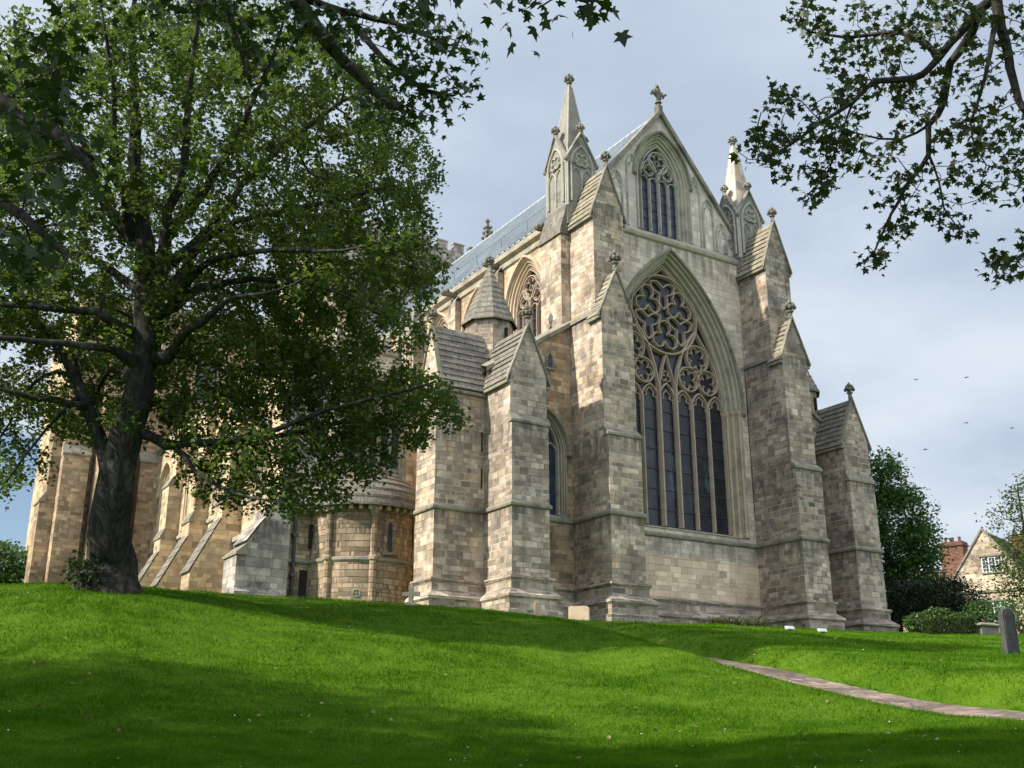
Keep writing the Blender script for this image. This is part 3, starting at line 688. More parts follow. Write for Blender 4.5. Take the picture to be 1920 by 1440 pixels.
def buttress(parent, fr, u0, u1, stages, mat, gable=None, rooflen=None, roofmat='slab', offsets=True, back=0., name='buttress', fin=.9):
    """stepped buttress: stages [(z0, z1, depth)], optional gabled top (eave z, apex z) with stone roof and finial"""
    mb = MB(); rings = []
    for z0, z1, d in stages:
        for z in (z0, z1): rings.append([fr(u0, back, z), fr(u0, d, z), fr(u1, d, z), fr(u1, back, z)])
    mb.loft(rings)
    d = stages[-1][2]; um = (u0 + u1) / 2
    if gable:
        ez, az = gable
        mb.loft([[fr(u0, d, stages[-1][1]), fr(u1, d, stages[-1][1])], [fr(u0, d, ez), fr(u1, d, ez)]]); mb.poly([fr(u0, d, ez), fr(u1, d, ez), fr(um, d, az)])
    else: mb.poly(rings[-1])
    o = mb.build(name, M[mat], parent)
    if offsets and len(stages) > 1:
        for (a0, a1, d1), (b0, b1, d2) in zip(stages, stages[1:]):
            if d1 - d2 < .1 or b0 - a1 > 1.2 or (d1 - d2) > .55: continue
            W = .07; mb = MB()
            mb.loft([[fr(u0 - W, d1 + W, a1 - .12), fr(u1 + W, d1 + W, a1 - .12)], [fr(u0 - W, d1 + W, a1), fr(u1 + W, d1 + W, a1)], [fr(u0 - W, d2 + .01, b0 + .03), fr(u1 + W, d2 + .01, b0 + .03)]])
            mb.poly([fr(u0 - W, d1 + W, a1 - .12), fr(u1 + W, d1 + W, a1 - .12), fr(u1 + W, d1 - .2, a1 - .13), fr(u0 - W, d1 - .2, a1 - .13)])
            for u in (u0 - W, u1 + W): mb.poly([fr(u, d1 + W, a1 - .12), fr(u, d1 + W, a1), fr(u, d2, b0 + .03), fr(u, d2, a1 - .12)])
            mb.build('weathering', M['mould_dark'], o)
    if gable:
        ez, az = gable; L = rooflen if rooflen is not None else d; ov = .14
        rf = MB(); sl = (az - ez) / (um - u0)
        for s_ in (-1, 1):
            ue = um + s_ * (um - u0 + ov); ze = ez - sl * ov
            slab_roof(rf, fr(ue, d - L, ze), fr(ue, d + .02, ze), fr(um, d - L, az), fr(um, d + .02, az))
        r_ = rf.build('roof', M[roofmat], o)
        cp = MB()
        for s_ in (-1, 1):
            ue = um + s_ * (um - u0 + ov + .05); ze = ez - sl * (ov + .05); t = .11
            P = [(ue, ze), (um, az), (um, az + t * 1.9), (ue, ze + t * 1.6)]
            cp.loft([[fr(u, d - .12, z) for u, z in P], [fr(u, d + .10, z) for u, z in P]], True); cp.poly([fr(u, d + .10, z) for u, z in P]); cp.poly([fr(u, d - .12, z) for u, z in P])
            cp.obox(fr(0, 0, 0), fr.T, fr.N, min(ue, ue - s_ * .2), max(ue, ue - s_ * .2), d - L, d, ze - .13, ze + .02)
        cp.build('coping', M['mould_dark'], o)
        if fin: fb = MB(); q = fr(um, d - .05, az + .1); finial(fb, q[0], q[1], q[2], fin); fb.build('finial', M['finial'], o)
    return o

# ================================================================== THE CATHEDRAL
cath = empty('cathedral', (0.3, 0.0, 5.5))
tag(cath, 'great medieval stone cathedral with huge traceried east window, buttresses and pinnacles', 'cathedral')
FE = Frame((0, 0), (1, 0), (0, -1))            # east front: u = x, outwards = towards the lawn
XC = .3
# --- great window + wall
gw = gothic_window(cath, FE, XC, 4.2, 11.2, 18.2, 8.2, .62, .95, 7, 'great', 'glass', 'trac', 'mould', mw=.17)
mb = MB(); wall_arches(mb, FE, -7.1, 7.6, 9.5, lambda u: 27.7, [gw]); w_front = mb.build('wall', M['pale'], cath)
mb = MB(); wall_arches(mb, FE, -7.1, 7.6, 4.0, lambda u: 9.5, []); mb.build('wall', M['lower'], cath)
# warm jamb shafts
for s_ in (-1, 1):
    for k, (e, d) in enumerate(((.50, .12), (.30, .42), (.12, .70))):
        mb = MB(); mb.tube([FE(XC + s_ * (4.2 + e), -d, 11.0), FE(XC + s_ * (4.2 + e), -d, 18.1)], .085, 8); mb.lathe(*FE(XC + s_ * (4.2 + e), -d, 0)[:2], [(.09, 18.0), (.15, 18.15), (.16, 18.25), (.1, 18.3)], 8)
        mb.lathe(*FE(XC + s_ * (4.2 + e), -d, 0)[:2], [(.15, 10.95), (.15, 11.1), (.09, 11.25)], 8); mb.build('jamb_shaft', M['warm'], cath)
# --- gable
GD = -.35
GF = Frame((0, .35), (1, 0), (0, -1))
gwn = gothic_window(cath, GF, XC, 1.42, 28.55, 31.95, 2.45, .62, .5, 4, 'rose4', 'glassblue', 'trac_pale', 'mould', mw=.11)
AP, FT, HW = 36.35, 29.2, 5.75
top = Top([(XC - HW, FT), (XC, AP), (XC + HW, FT)])
mb = MB(); wall_arches(mb, GF, XC - HW, XC + HW, 27.6, top, [gwn]); mb.build('gable', M['gable'], cath)
mb = MB()                                       # coping of the gable
for s_ in (-1, 1):
    ue, ze = XC + s_ * (HW + .15), FT - .2
    P = [(ue, ze), (XC, AP), (XC, AP + .42), (ue, ze + .34)]
    mb.loft([[GF(u, -.45, z) for u, z in P], [GF(u, .22, z) for u, z in P]], True); mb.poly([GF(u, .22, z) for u, z in P])
    mb.obox((0, .35), (1, 0), (0, -1), min(ue, ue - s_ * .4), max(ue, ue - s_ * .4), -.4, .3, ze - .25, ze + .25)
mb.build('gable_coping', M['mould_dark'], cath)
mb = MB()                                       # ledge under the gable
mb.loft([[(x, y, z) for x in (-5.1, 5.7)] for y, z in ((0, 27.5), (-.12, 27.58), (-.16, 27.72), (-.16, 27.82), (.0, 27.9), (.33, 28.25))])
mb.build('string_course', M['mould'], cath)
# blind lancets on the gable
for u, zt, zb in ((-4.35, 30.2, 28.4), (-3.15, 31.6, 28.35), (-2.0, 33.0, 28.3), (2.75, 32.9, 28.3), (3.75, 31.6, 28.3), (4.75, 30.3, 28.3), (5.35, 29.4, 28.3)):
    mb = MB(); hw = .38; line = [(u - hw, zb)] + pointed(u, hw, zt - .75, .75, 6) + [(u + hw, zb)]
    band(mb, GF, line, .13, .10, 0.)
    tre = [(u - hw * .75, zt - 1.0), (u - hw * .6, zt - .62), (u - hw * .3, zt - .6), (u, zt - .2), (u + hw * .3, zt - .6), (u + hw * .6, zt - .62), (u + hw * .75, zt - 1.0)]
    band(mb, GF, tre, .06, .07, 0.); mb.build('blind_arch', M['trac_pale'], cath)
# gable cross with leafy arms
mb = MB(); x, y, z = XC - .05, .3, AP + .25
mb.box(x - .2, y - .2, z - .3, x + .2, y + .2, z + .4, .05); mb.tube([(x, y, z + .3), (x, y, z + 1.75)], [.11, .09], 8)
mb.tube([(x - .46, y, z + 1.22), (x + .46, y, z + 1.22)], .085, 8); mb.lathe(x, y, [(.01, z + .5), (.22, z + .58), (.19, z + .68), (.1, z + .75)], 8)
for (ax, az) in ((-.46, 1.22), (.46, 1.22), (0, 1.75), (-.25, 1.22), (.25, 1.22), (0, 1.48), (0, .88), (-.17, 1.42), (.17, 1.42), (-.17, 1.02), (.17, 1.02)):
    for q in range(3): mb.ball((x + ax + random.uniform(-.1, .1), y + random.uniform(-.06, .06), z + az + random.uniform(-.12, .12)), random.uniform(.075, .115))
mb.build('gable_cross', M['finial'], cath)

# --- plan outline for plinth and string course
PLAN = [(-14.75, 1.75), (-14.75, -.15), (-12.1, -.15), (-12.1, -2.65), (-10.05, -2.65), (-10.05, -.3), (-7.05, -.3), (-7.05, -3.35), (-5.05, -3.35), (-5.05, 0), (5.55, 0), (5.55, -3.35), (7.5, -3.35), (7.5, -.3), (10.5, -.3), (10.5, -2.65), (12.6, -2.65), (12.6, -.15), (15.2, -.15), (15.2, 1.75)]
def sweep(mb, plan, prof):
    P = [np.array(q, float) for q in plan]; n = len(P); cols_ = []
    for i in range(n):
        t1 = P[i] - P[i - 1] if i else P[1] - P[0]; t2 = P[i + 1] - P[i] if i < n - 1 else t1
        t1 = t1 / np.hypot(*t1); t2 = t2 / np.hypot(*t2); n1 = np.array([t1[1], -t1[0]]); n2 = np.array([t2[1], -t2[0]])
        m_ = n1 + n2; m_ = m_ / max(.3, float(m_ @ n1)); cols_.append((P[i], m_))
    mb.loft([[(q[0] + m_[0] * o_, q[1] + m_[1] * o_, z) for q, m_ in cols_] for z, o_ in prof])
# direction of travel is south -> north, so outwards is to the right of travel (t_y, -t_x)
mb = MB(); sweep(mb, PLAN, [(7.28, .003), (7.25, .17), (7.15, .19), (7.02, .10), (6.98, .09), (6.66, .09), (6.62, .12), (6.40, .40), (6.28, .42), (6.18, .34), (5.75, .34), (5.70, .44), (5.6, .44), (4.0, .44)])
mb.build('plinth', M['grey'], cath)
mb = MB(); sweep(mb, PLAN, [(10.66, .003), (10.58, .09), (10.50, .11), (10.42, .09), (10.38, .003)]); mb.build('string_course', M['mould_dark'], cath)

# --- main front buttresses (pair), each a lower gabled stage and an upper gabled stage
for (a, c, mt) in ((-7.05, -5.05, 'buff'), (5.55, 7.5, 'grey')):
    s_ = 1 if a > 0 else -1
    bt = buttress(cath, FE, a, c, [(4.0, 14.45, 3.35), (14.75, 21.0, 3.05)], mt, (21.0, 23.25), 1.0, 'slabwarm', back=-.5, fin=1.15)
    mb = MB(); mb.loft([[FE(a - .09, -.3, 21.0 - .14), FE(a - .09, 3.0, 21.0 - .14)], [FE(a - .09, -.3, 21.06), FE(a - .09, 3.0, 21.06)], [FE(a + .25, -.3, 21.4), FE(a + .25, 3.0, 21.4)]]); mb.build('eave_course', M['mould_dark'], bt); mb = MB()
    mb.loft([[FE(c + .09, -.3, 21.0 - .14), FE(c + .09, 3.0, 21.0 - .14)], [FE(c + .09, -.3, 21.06), FE(c + .09, 3.0, 21.06)], [FE(c - .25, -.3, 21.4), FE(c - .25, 3.0, 21.4)]])
    mb.build('eave_course', M['mould_dark'], bt)
    buttress(cath, FE, a + .22 if a < 0 else a + .03, c + .2 if a < 0 else c, [(20.5, 27.1, 2.27)], mt, (27.1, 29.75), 2.3, 'slabwarm', back=-.5, fin=.95)

# --- choir corner blocks under the pinnacles, and the pinnacles
def pinnacle(cx, cy, zb, fresh, mt):
    h = .98
    mb = MB(); mb.loft([[(cx + sx * h * k, cy + sy * h * k, z) for sx, sy in ((-1, -1), (1, -1), (1, 1), (-1, 1))] for z, k in ((zb, 1.), (30.95, 1.), (31.0, 1.06), (31.1, 1.06))], True)
    o = mb.build('pinnacle', M['pinn'], cath)
    gb = MB(); tr = MB()
    for N in ((0, -1), (-1, 0), (1, 0), (0, 1)):
        T = (-N[1], N[0]); f = Frame((cx + N[0] * h, cy + N[1] * h), T, N)
        # gablet
        P = [(-h, 30.7), (h, 30.7), (h, 31.0), (0, 32.65), (-h, 31.0)]
        gb.loft([[f(u, -.35, z) for u, z in P], [f(u, .04, z) for u, z in P]], True); gb.poly([f(u, .04, z) for u, z in P])
        for s2 in (-1, 1): band(gb, f, [(s2 * (h + .10), 30.85), (0, 32.75)], .15, .2, -.05)
        # blind tracery: paired lights under a cusped head
        band(tr, f, [(-.72, 28.3)] + pointed(0, .72, 30.6, 1.25, 8) + [(.72, 28.3)], .13, .10, .04)
        band(tr, f, [(0, 28.3), (0, 30.4)], .09, .09, .0)
        for u in (-.36, .36): band(tr, f, pointed(u, .33, 29.9, .55, 5), .08, .08, .0)
        band(tr, f, foil(0, 30.95, .44, 4, 45), .09, .09, .04, True)
        for s2 in (-1, 1): band(tr, f, [(s2 * .93, 28.), (s2 * .93, 30.8)], .12, .08, .0)
    gb.build('gablet', M['pinn'], o); tr.build('blind_tracery', M['trac_pale'], o)
    sp_ = MB(); q = .78
    sp_.loft([[(cx + sx * q * k, cy + sy * q * k, z) for sx, sy in ((-1, -1), (1, -1), (1, 1), (-1, 1))] for z, k in ((31.1, 1.), (33.2, .69), (35.35, .315), (36.35, .13))], True)
    sp_.build('spire', M['pinnfresh' if fresh else 'pinn'], o)
    if True:
        rb = MB()
        for sx, sy in ((-1, -1), (1, -1), (1, 1), (-1, 1)): rb.tube([(cx + sx * q, cy + sy * q, 31.1), (cx + sx * q * .13, cy + sy * q * .13, 36.35)], [.06, .04], 6)
        rb.build('spire_rib', M['trac_pale'], o)
    fb = MB(); finial(fb, cx, cy, 36.25, 1.0); fb.build('finial', M['finial' if not fresh else 'pinn'], o)
    for N in ((0, -1), (-1, 0), (1, 0), (0, 1)):
        fb = MB(); finial(fb, cx + N[0] * (h + .02), cy + N[1] * (h + .02), 32.6, .85); fb.build('finial', M['mould_dark' if not fresh else 'pinn'], o)
    for sx, sy in ((-1, -1), (1, -1), (1, 1), (-1, 1)):
        fb = MB(); fb.ball((cx + sx * h * 1.06, cy + sy * h * 1.06, 30.85), .15); fb.build('corner_boss', M['mould_dark'], o)
pinnacle(-6.1, .68, 26.9, False, 'buff'); pinnacle(6.62, .68, 26.9, True, 'grey')
for (x0, x1, mt) in ((-7.38, -5.0, 'buff'), (5.55, 7.9, 'grey')):
    mb = MB(); mb.box(x0, -.06, 12.0, x1, 1.92, 26.35); ob = mb.build('corner_pier', M[mt], cath)
    mb = MB(); cx = -6.1 if x0 < 0 else 6.62
    mb.loft([[(x0 - .1, -.16, 26.3), (x1 + .1, -.16, 26.3), (x1 + .1, 2.02, 26.3), (x0 - .1, 2.02, 26.3)], [(x0 - .1, -.16, 26.48), (x1 + .1, -.16, 26.48), (x1 + .1, 2.02, 26.48), (x0 - .1, 2.02, 26.48)],
             [(cx - 1.0, -.32 + .02, 28.1), (cx + 1.0, -.3, 28.1), (cx + 1.0, 1.68, 28.1), (cx - 1.0, 1.68, 28.1)]], True); mb.build('weathering', M['slab'], ob)

# --- clerestory (south), eaves, roof
CL = -6.2
FS = Frame((CL, 0), (0, 1), (-1, 0))           # u = y
cwins = []
for k in range(6):
    c = 5.35 + 5.25 * k
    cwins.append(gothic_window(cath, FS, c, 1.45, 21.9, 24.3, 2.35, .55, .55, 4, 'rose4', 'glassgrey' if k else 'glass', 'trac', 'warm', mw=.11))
mb = MB(); wall_arches(mb, FS, 1.7, 34.0, 17.0, lambda u: 28.1, cwins); mb.build('wall', M['gold'], cath)
for k in range(6):
    mb = MB(); y0 = 7.75 + 5.25 * k
    mb.obox((CL, 0), (0, 1), (-1, 0), y0 - .05, y0 + .85, 0, .42, 17.5, 27.2)
    mb.loft([[FS(u, .42, 27.2) for u in (y0 - .05, y0 + .85)], [FS(u, 0., 27.75) for u in (y0 - .05, y0 + .85)]]); mb.build('pilaster', M['buff'], cath)
mb = MB(); mb.loft([[(CL - o_, y, z) for y in (1.9, 34.)] for z, o_ in ((27.35, 0), (27.4, .12), (27.55, .14), (27.6, .05), (27.85, .06), (27.95, .3), (28.25, .34), (28.35, .2), (28.45, -.1))])
mb.build('cornice', M['mould'], cath)
for y in (2.5, 8.3, 13.55, 18.8):               # gargoyles
    mb = MB(); mb.tube([(CL, y, 27.75), (CL - .6, y, 27.8), (CL - .95, y, 27.72)], [.2, .2, .15], 7); mb.ball((CL - 1.0, y, 27.78), .2); mb.ball((CL - .75, y - .15, 27.98), .13); mb.ball((CL - .75, y + .15, 27.98), .13); mb.box(CL - .35, y - .18, 27.2, CL, y + .18, 27.45); mb.build('gargoyle', M['finial'], cath)
# aisle south lean-to roof, east aisle wall
mb = MB(); slab_roof(mb, (-12.4, 1.2, 17.6), (-12.4, 34, 17.6), (CL + .02, 1.2, 21.55), (CL + .02, 34, 21.55), .5); mb.build('roof', M['slab'], cath)
LR = Frame((.3, 0), (1, 0), (0, -1))
# lead roof: both slopes with standing seams
RY0, RY1, RZ = .3, 34.0, 36.45
mb = MB(); E0 = (CL - .28, 28.35)
for s_ in (-1, 1):
    ex = XC + s_ * (XC - E0[0])
    mb.loft([[(ex, y, E0[1]) for y in (RY0, RY1)], [(XC, y, RZ) for y in (RY0, RY1)]])
    d = np.array([XC - ex, 0, RZ - E0[1]]); L = np.linalg.norm(d); nn = np.array([-d[2] * 1.0, 0, d[0]]) / L
    if nn[2] < 0: nn = -nn
    y = RY0 + .3
    while y < RY1:
        a = np.array([ex, y, E0[1]]); c = np.array([XC, y, RZ])
        P = [(-.05, 0), (-.04, .085), (.04, .085), (.05, 0)]
        mb.loft([[q + np.array([0, t, 0]) + nn * hh for t, hh in P] for q in (a, c)]); y += .6
mb.tube([(XC, RY0, RZ), (XC, RY1, RZ)], .12, 8)
lead = mb.build('roof', M['lead'], cath)
mb = MB(); dz = (RZ - E0[1]) / (XC - E0[0])
rx, rz = E0[0] + .9, E0[1] + .9 * dz
for y in np.arange(3, 33, 3.0): mb.tube([(rx, y, rz), (rx - .05, y, rz + .75)], .018, 5)
for q in (.74,): mb.tube([(rx - .03, 2, rz + q), (rx - .03, 33, rz + q)], .010, 5)
mb.build('handrail', M['iron'], lead)

# --- choir aisles, east walls
for side in (-1, 1):
    if side < 0: a, c, cx, t = -12.1, -7.0, -8.55, Top([(-12.2, 17.5), (-6.95, 21.05)])
    else: a, c, cx, t = 7.45, 12.6, 9.1, Top([(7.4, 21.05), (12.7, 17.5)])
    fA = Frame((0, -.3), (1, 0), (0, -1))
    wn_ = gothic_window(cath, fA, cx, .92, 10.9, 14.0, 1.75, .24, .55, 2, 'lights', 'glassblue', 'trac_pale', 'mould', hood=True, mw=.11)
    mb = MB(); wall_arches(mb, fA, a, c, 4.0, t, [wn_]); o = mb.build('wall', M['brown' if side < 0 else 'grey'], cath)
    mb = MB()                                   # raking coping
    lo, hi = ((a - .1, t(a)), (c, t(c))) if side < 0 else ((c + .1, t(c)), (a, t(a)))
    P = [(-.15, -.12), (.16, -.12), (.16, .12), (-.4, .34), (-.4, -.12)]
    mb.loft([[fA(u, q, z + r_) for q, r_ in P] for u, z in (lo, hi)], True); mb.build('raking_coping', M['mould_dark'], o)
    # little trefoiled light high in the wall
    ux = cx + .18 * -side; mb = MB(); line = [(ux - .2, 18.3), (ux - .2, 18.95), (ux - .11, 19.05), (ux, 19.32), (ux + .11, 19.05), (ux + .2, 18.95), (ux + .2, 18.3)]
    mb.poly([fA(u, .012, z) for u, z in line]); g = mb.build('window', M['glassblue'], cath); mb = MB(); band(mb, fA, line, .15, .1, .0, True); mb.build('frame', M['mould_dark'], g)

# --- aisle corner buttresses: east-projecting and flank-projecting, both gabled
for side in (-1, 1):
    a, c = (-12.1, -10.05) if side < 0 else (10.5, 12.6)
    mt = 'grey'
    buttress(cath, FE, a, c, [(4.0, 14.5, 2.65), (14.8, 16.9, 2.5)], mt, (16.9, 19.4), 3.9, 'slab', back=-.5, fin=1.0)
    N = (side, 0); x0 = -12.1 if side < 0 else 12.6; f = Frame((x0, 0), (0, 1), N)
    buttress(cath, f, -.15, 1.75, [(4.0, 14.6, 2.65), (15.0, 16.85, 2.5)], 'buff' if side < 0 else 'grey', (16.85, 19.75), 2.9, 'slab', back=-.5, fin=.9)
    # octagonal stair turret with stone cone
    tx, ty = (-10.85, 1.55) if side < 0 else (11.4, 1.55)
    mb = MB(); mb.lathe(tx, ty, [(1.33, 12.), (1.33, 18.9), (1.26, 19.2), (1.26, 20.75)], 8, R(22.5), R(382.5)); tu = mb.build('turret', M['buff'], cath)
    mb = MB(); n = 10; prev = None
    for k in range(n):
        r0 = 1.40 * (1 - k / n) ** 1.0 + .09; r1 = 1.40 * (1 - (k + 1) / n) + .09; z0 = 20.7 + 3.35 * k / n; z1 = 20.7 + 3.35 * (k + 1) / n
        mb.lathe(tx, ty, [(r0 - .05, z0 - .02), (r0, z0 - .02), (r0 - .005, z0 + .06), (r1 - .03, z1 + .02)], 8, R(22.5), R(382.5))
    mb.build('turret_cap', M['slab'], tu)
    mb = MB(); finial(mb, tx, ty, 24.0, .8); mb.build('finial', M['finial'], tu)
    mb = MB(); mb.box(tx + .2, ty - 1.30, 19.5, tx + .32, ty - 1.16, 20.3); mb.build('slit', M['dark'], tu)
for z in (11.6, 13.4): mb = MB(); mb.box(-12.28, -.165, z, -12.2, -.1, z + 1.0); mb.build('slit', M['dark'], cath)

# --- choir aisle south wall (mostly hidden) and standing pinnacle on the aisle
mb = MB(); mb.box(-12.15, 1.7, 4.0, -11.7, 34, 17.6); mb.build('wall', M['gold'], cath)
def slim_pinnacle(cx, cy, z0, z1, zt, h, mt='gold'):
    mb = MB(); mb.loft([[(cx + sx * h, cy + sy * h, z) for sx, sy in ((-1, -1), (1, -1), (1, 1), (-1, 1))] for z in (z0, z1)], True); o = mb.build('pinnacle', M[mt], cath)
    gb = MB(); tr = MB()
    for N in ((0, -1), (-1, 0), (1, 0), (0, 1)):
        T = (-N[1], N[0]); f = Frame((cx + N[0] * h, cy + N[1] * h), T, N)
        P = [(-h, z1 - .2), (h, z1 - .2), (0, z1 + 1.5 * h)]
        gb.loft([[f(u, -.3, z) for u, z in P], [f(u, .05, z) for u, z in P]], True); gb.poly([f(u, .05, z) for u, z in P])
        band(tr, f, [(-h * .7, z1 - 2.6)] + pointed(0, h * .7, z1 - .7, .7, 5) + [(h * .7, z1 - 2.6)], .1, .08, .0)
    gb.build('gablet', M['pinn'], o); tr.build('blind_tracery', M['trac_pale'], o)
    mb = MB(); mb.loft([[(cx + sx * h * k, cy + sy * h * k, z) for sx, sy in ((-1, -1), (1, -1), (1, 1), (-1, 1))] for z, k in ((z1, .9), (zt, .1))], True); mb.build('spire', M['pinn'], o)
    mb = MB(); finial(mb, cx, cy, zt - .1, .8); mb.build('finial', M['finial'], o)
slim_pinnacle(-12.7, 6.4, 12.0, 21.4, 23.6, .5); slim_pinnacle(-13.0, 16.5, 12.0, 22.4, 24.8, .5); slim_pinnacle(-13.0, 26.5, 12.0, 23., 25.5, .5)

# --- lady loft over the apse
FL = Frame((0, 7.0), (1, 0), (0, -1))
lw = gothic_window(cath, FL, -14.55, 1.62, 14.05, 16.3, 1.75, .38, .4, 5, 'lights', 'glassgrey', 'warm', 'mould', hood=True, mw=.16)
mb = MB(); wall_arches(mb, FL, -17.2, -11.9, 4.0, lambda u: 20.3, [lw]); mb.build('wall', M['pale'], cath)
mb = MB(); mb.box(-17.25, 6.55, 4.0, -16.55, 8.2, 19.6); mb.build('pilaster', M['pale'], cath); mb = MB(); mb.box(-17.15, 6.75, 19.6, -16.65, 8.2, 21.2); mb.build('pilaster', M['pale'], cath)
mb = MB(); sweep(mb, [(-17.2, 7.0), (-12.0, 7.0)], [(18.9, .003), (18.8, .14), (18.65, .14), (18.55, .003)]); mb.build('string_course', M['mould'], cath); mb = MB(); sweep(mb, [(-17.2, 7.0), (-12.0, 7.0)], [(20.5, -.2), (20.45, .12), (20.2, .12), (20.1, .003)]); mb.build('cornice', M['mould'], cath); mb = MB(); sweep(mb, [(-16.5, 7.0), (-12.1, 7.0)], [(13.55, .003), (13.45, .12), (13.3, .12), (13.2, .003)]); mb.build('string_course', M['mould'], cath)
for k in range(5): mb = MB(); mb.obox((0, 7.0), (1, 0), (0, -1), -16.4 + 1.0 * k, -15.8 + 1.0 * k, -.35, .0, 20.45, 21.1); mb.build('merlon', M['pale'], cath)
# loft body back to the transept, in two steps
mb = MB(); mb.box(-17.15, 8.0, 4.0, -12.2, 34, 20.2); mb.build('wall', M['gold'], cath)
FC = Frame((-19.4, 0), (0, 1), (-1, 0)); sw = []
for k in range(4): sw.append(gothic_window(cath, FC, 11.2 + 6.2 * k, 1.15, 13.2, 16.4, 1.5, .4, .45, 3, 'lights', 'glassgrey', 'warm', 'warm', mw=.13))
mb = MB(); wall_arches(mb, FC, 7.4, 34, 4.0, lambda u: 19.8, sw); mb.build('wall', M['gold'], cath)
mb = MB(); mb.poly([(-19.4, 7.4, 4.), (-17.2, 7.4, 4.), (-17.2, 7.4, 19.8), (-19.4, 7.4, 19.8)]); mb.build('wall', M['lichen'], cath)
mb = MB(); mb.poly([(-19.5, 7.3, 19.8), (-17.0, 7.3, 20.1), (-17.0, 34, 20.1), (-19.5, 34, 19.8)]); mb.build('roof', M['lead'], cath)
mb = MB(); sweep(mb, [(-19.4, 34), (-19.4, 7.4), (-17.25, 7.4)], [(20.2, -.2), (20.15, .14), (19.8, .16), (19.7, .003)]); mb.build('cornice', M['mould'], cath); mb = MB(); sweep(mb, [(-19.4, 34), (-19.4, 7.4), (-17.25, 7.4)], [(12.75, .003), (12.6, .12), (12.45, .12), (12.4, .003)])
mb.build('string_course', M['mould'], cath)
# corbel table low on the flank
mb = MB(); sweep(mb, [(-19.4, 34), (-19.4, 9)], [(10.75, .003), (10.6, .45), (10.35, .45), (10.3, .003)])
for y in np.arange(9.3, 34, .62): mb.box(-19.75, y, 10.05, -19.42, y + .22, 10.33)
mb.build('corbel_table', M['mould'], cath)
# stepped flank buttresses
for k, y0 in enumerate((6.55, 13.3, 19.5, 25.7)):
    f = Frame((-19.4, 0), (0, 1), (-1, 0)); u0, u1 = y0, y0 + (1.9 if k == 0 else 1.5)
    if k == 0: st, mt = [(4.0, 8.75, 2.25), (9.2, 9.35, 1.75), (10.5, 11.0, .95)], 'lichen'
    else: st, mt = [(4.0, 8.7, 2.5), (11.6, 12.6, 1.05), (13.1, 16.0, .85), (16.6, 19.6, .5)], 'gold'
    o = buttress(cath, f, u0, u1, st, mt, back=-.3)
    rf = MB()
    d1, z1_, d2, z2_ = (st[1][2], st[1][1], st[2][2], st[2][0]) if k == 0 else (st[0][2], st[0][1], st[1][2], st[1][0])
    slab_roof(rf, f(u0 - .05, d1 + .05, z1_ + .03), f(u1 + .05, d1 + .05, z1_ + .03), f(u0 - .05, d2 + .02, z2_ + .06), f(u1 + .05, d2 + .02, z2_ + .06), .62, .045, jit=.01)
    rf.build('roof', M['slab' if k else 'lichen'], o)
mb = MB(); mb.loft([[(-21.7, 6.4, 4.0), (-19.2, 6.4, 4.0)], [(-21.7, 6.4, 6.9), (-19.2, 6.4, 6.9)], [(-21.6, 6.56, 7.1), (-19.2, 6.56, 7.1)]]); mb.build('plinth', M['lichen'], cath)
mb = MB(); mb.poly([(-20.35, 6.55, 11.0), (-19.4, 6.55, 11.0), (-19.4, 6.55, 11.5), (-19.75, 6.55, 11.45)]); mb.build('wall', M['lichen'], cath)

# --- apse: round wall, shafts, corbels, half-dome of slabs
AX, AY, AR = -15.1, 7.0, 2.8
mb = MB(); mb.lathe(AX, AY, [(AR, 4.0), (AR, 8.55)], 40, R(180), R(360)); mb.lathe(AX, AY, [(AR - .08, 8.55), (AR - .08, 11.25)], 40, R(180), R(360)); mb.box(-19.5, 6.94, 4.0, -17.85, 7.5, 11.2)
ap = mb.build('apse', M['rubble'], cath)
mb = MB(); mb.lathe(AX, AY, [(AR - .1, 8.75), (AR + .05, 8.68), (AR + .08, 8.55), (AR - .0, 8.42)], 40, R(180), R(360)); mb.loft([[(x, 6.94 - o_, z) for x in (-19.5, -17.85)] for z, o_ in ((8.75, .0), (8.68, .1), (8.55, .12), (8.42, 0))]); mb.build('string_course', M['mould_dark'], ap)
for a in (212, 258, 316):
    mb = MB(); q = (AX + (AR + .02) * math.cos(R(a)), AY + (AR + .02) * math.sin(R(a)))
    mb.lathe(*q, [(.19, 4.0), (.19, 8.5), (.24, 8.55), (.24, 8.7), (.17, 8.78), (.16, 10.75), (.25, 10.95), (.3, 11.1), (.3, 11.25)], 10); mb.build('shaft', M['rubble'], ap)
for a in np.arange(190, 352, 9.0):
    mb = MB(); x, y = AX + (AR + .05) * math.cos(R(a)), AY + (AR + .05) * math.sin(R(a)); T = (-math.sin(R(a)), math.cos(R(a))); N = (math.cos(R(a)), math.sin(R(a)))
    mb.obox((x, y), T, N, -.09, .09, -.1, .2, 11.0, 11.25); mb.build('corbel', M['mould'], ap)
for x in np.arange(-19.4, -17.9, .5): mb = MB(); mb.box(x, 6.72, 10.95, x + .18, 6.95, 11.2); mb.build('corbel', M['mould'], ap)
mb = MB(); n = 8
for k in range(n):
    t0, t1 = k / n, (k + 1) / n; rr = lambda t: (AR + .42) * math.cos(t * 1.5) ** .9 + .02; zz = lambda t: 11.22 + 2.15 * math.sin(t * 1.5)
    mb.lathe(AX, AY, [(rr(t0) - .15, zz(t0) - .03), (rr(t0), zz(t0) - .03), (rr(t0) - .0, zz(t0) + .09), (rr(t1) - .04, zz(t1) + .03)], 36, R(178), R(362))
mb.loft([[(x, y, z) for x in (-19.6, -17.4)] for y, z in ((6.55, 11.15), (6.55, 11.27), (7.1, 11.75))]); mb.build('roof', M['slab'], ap)
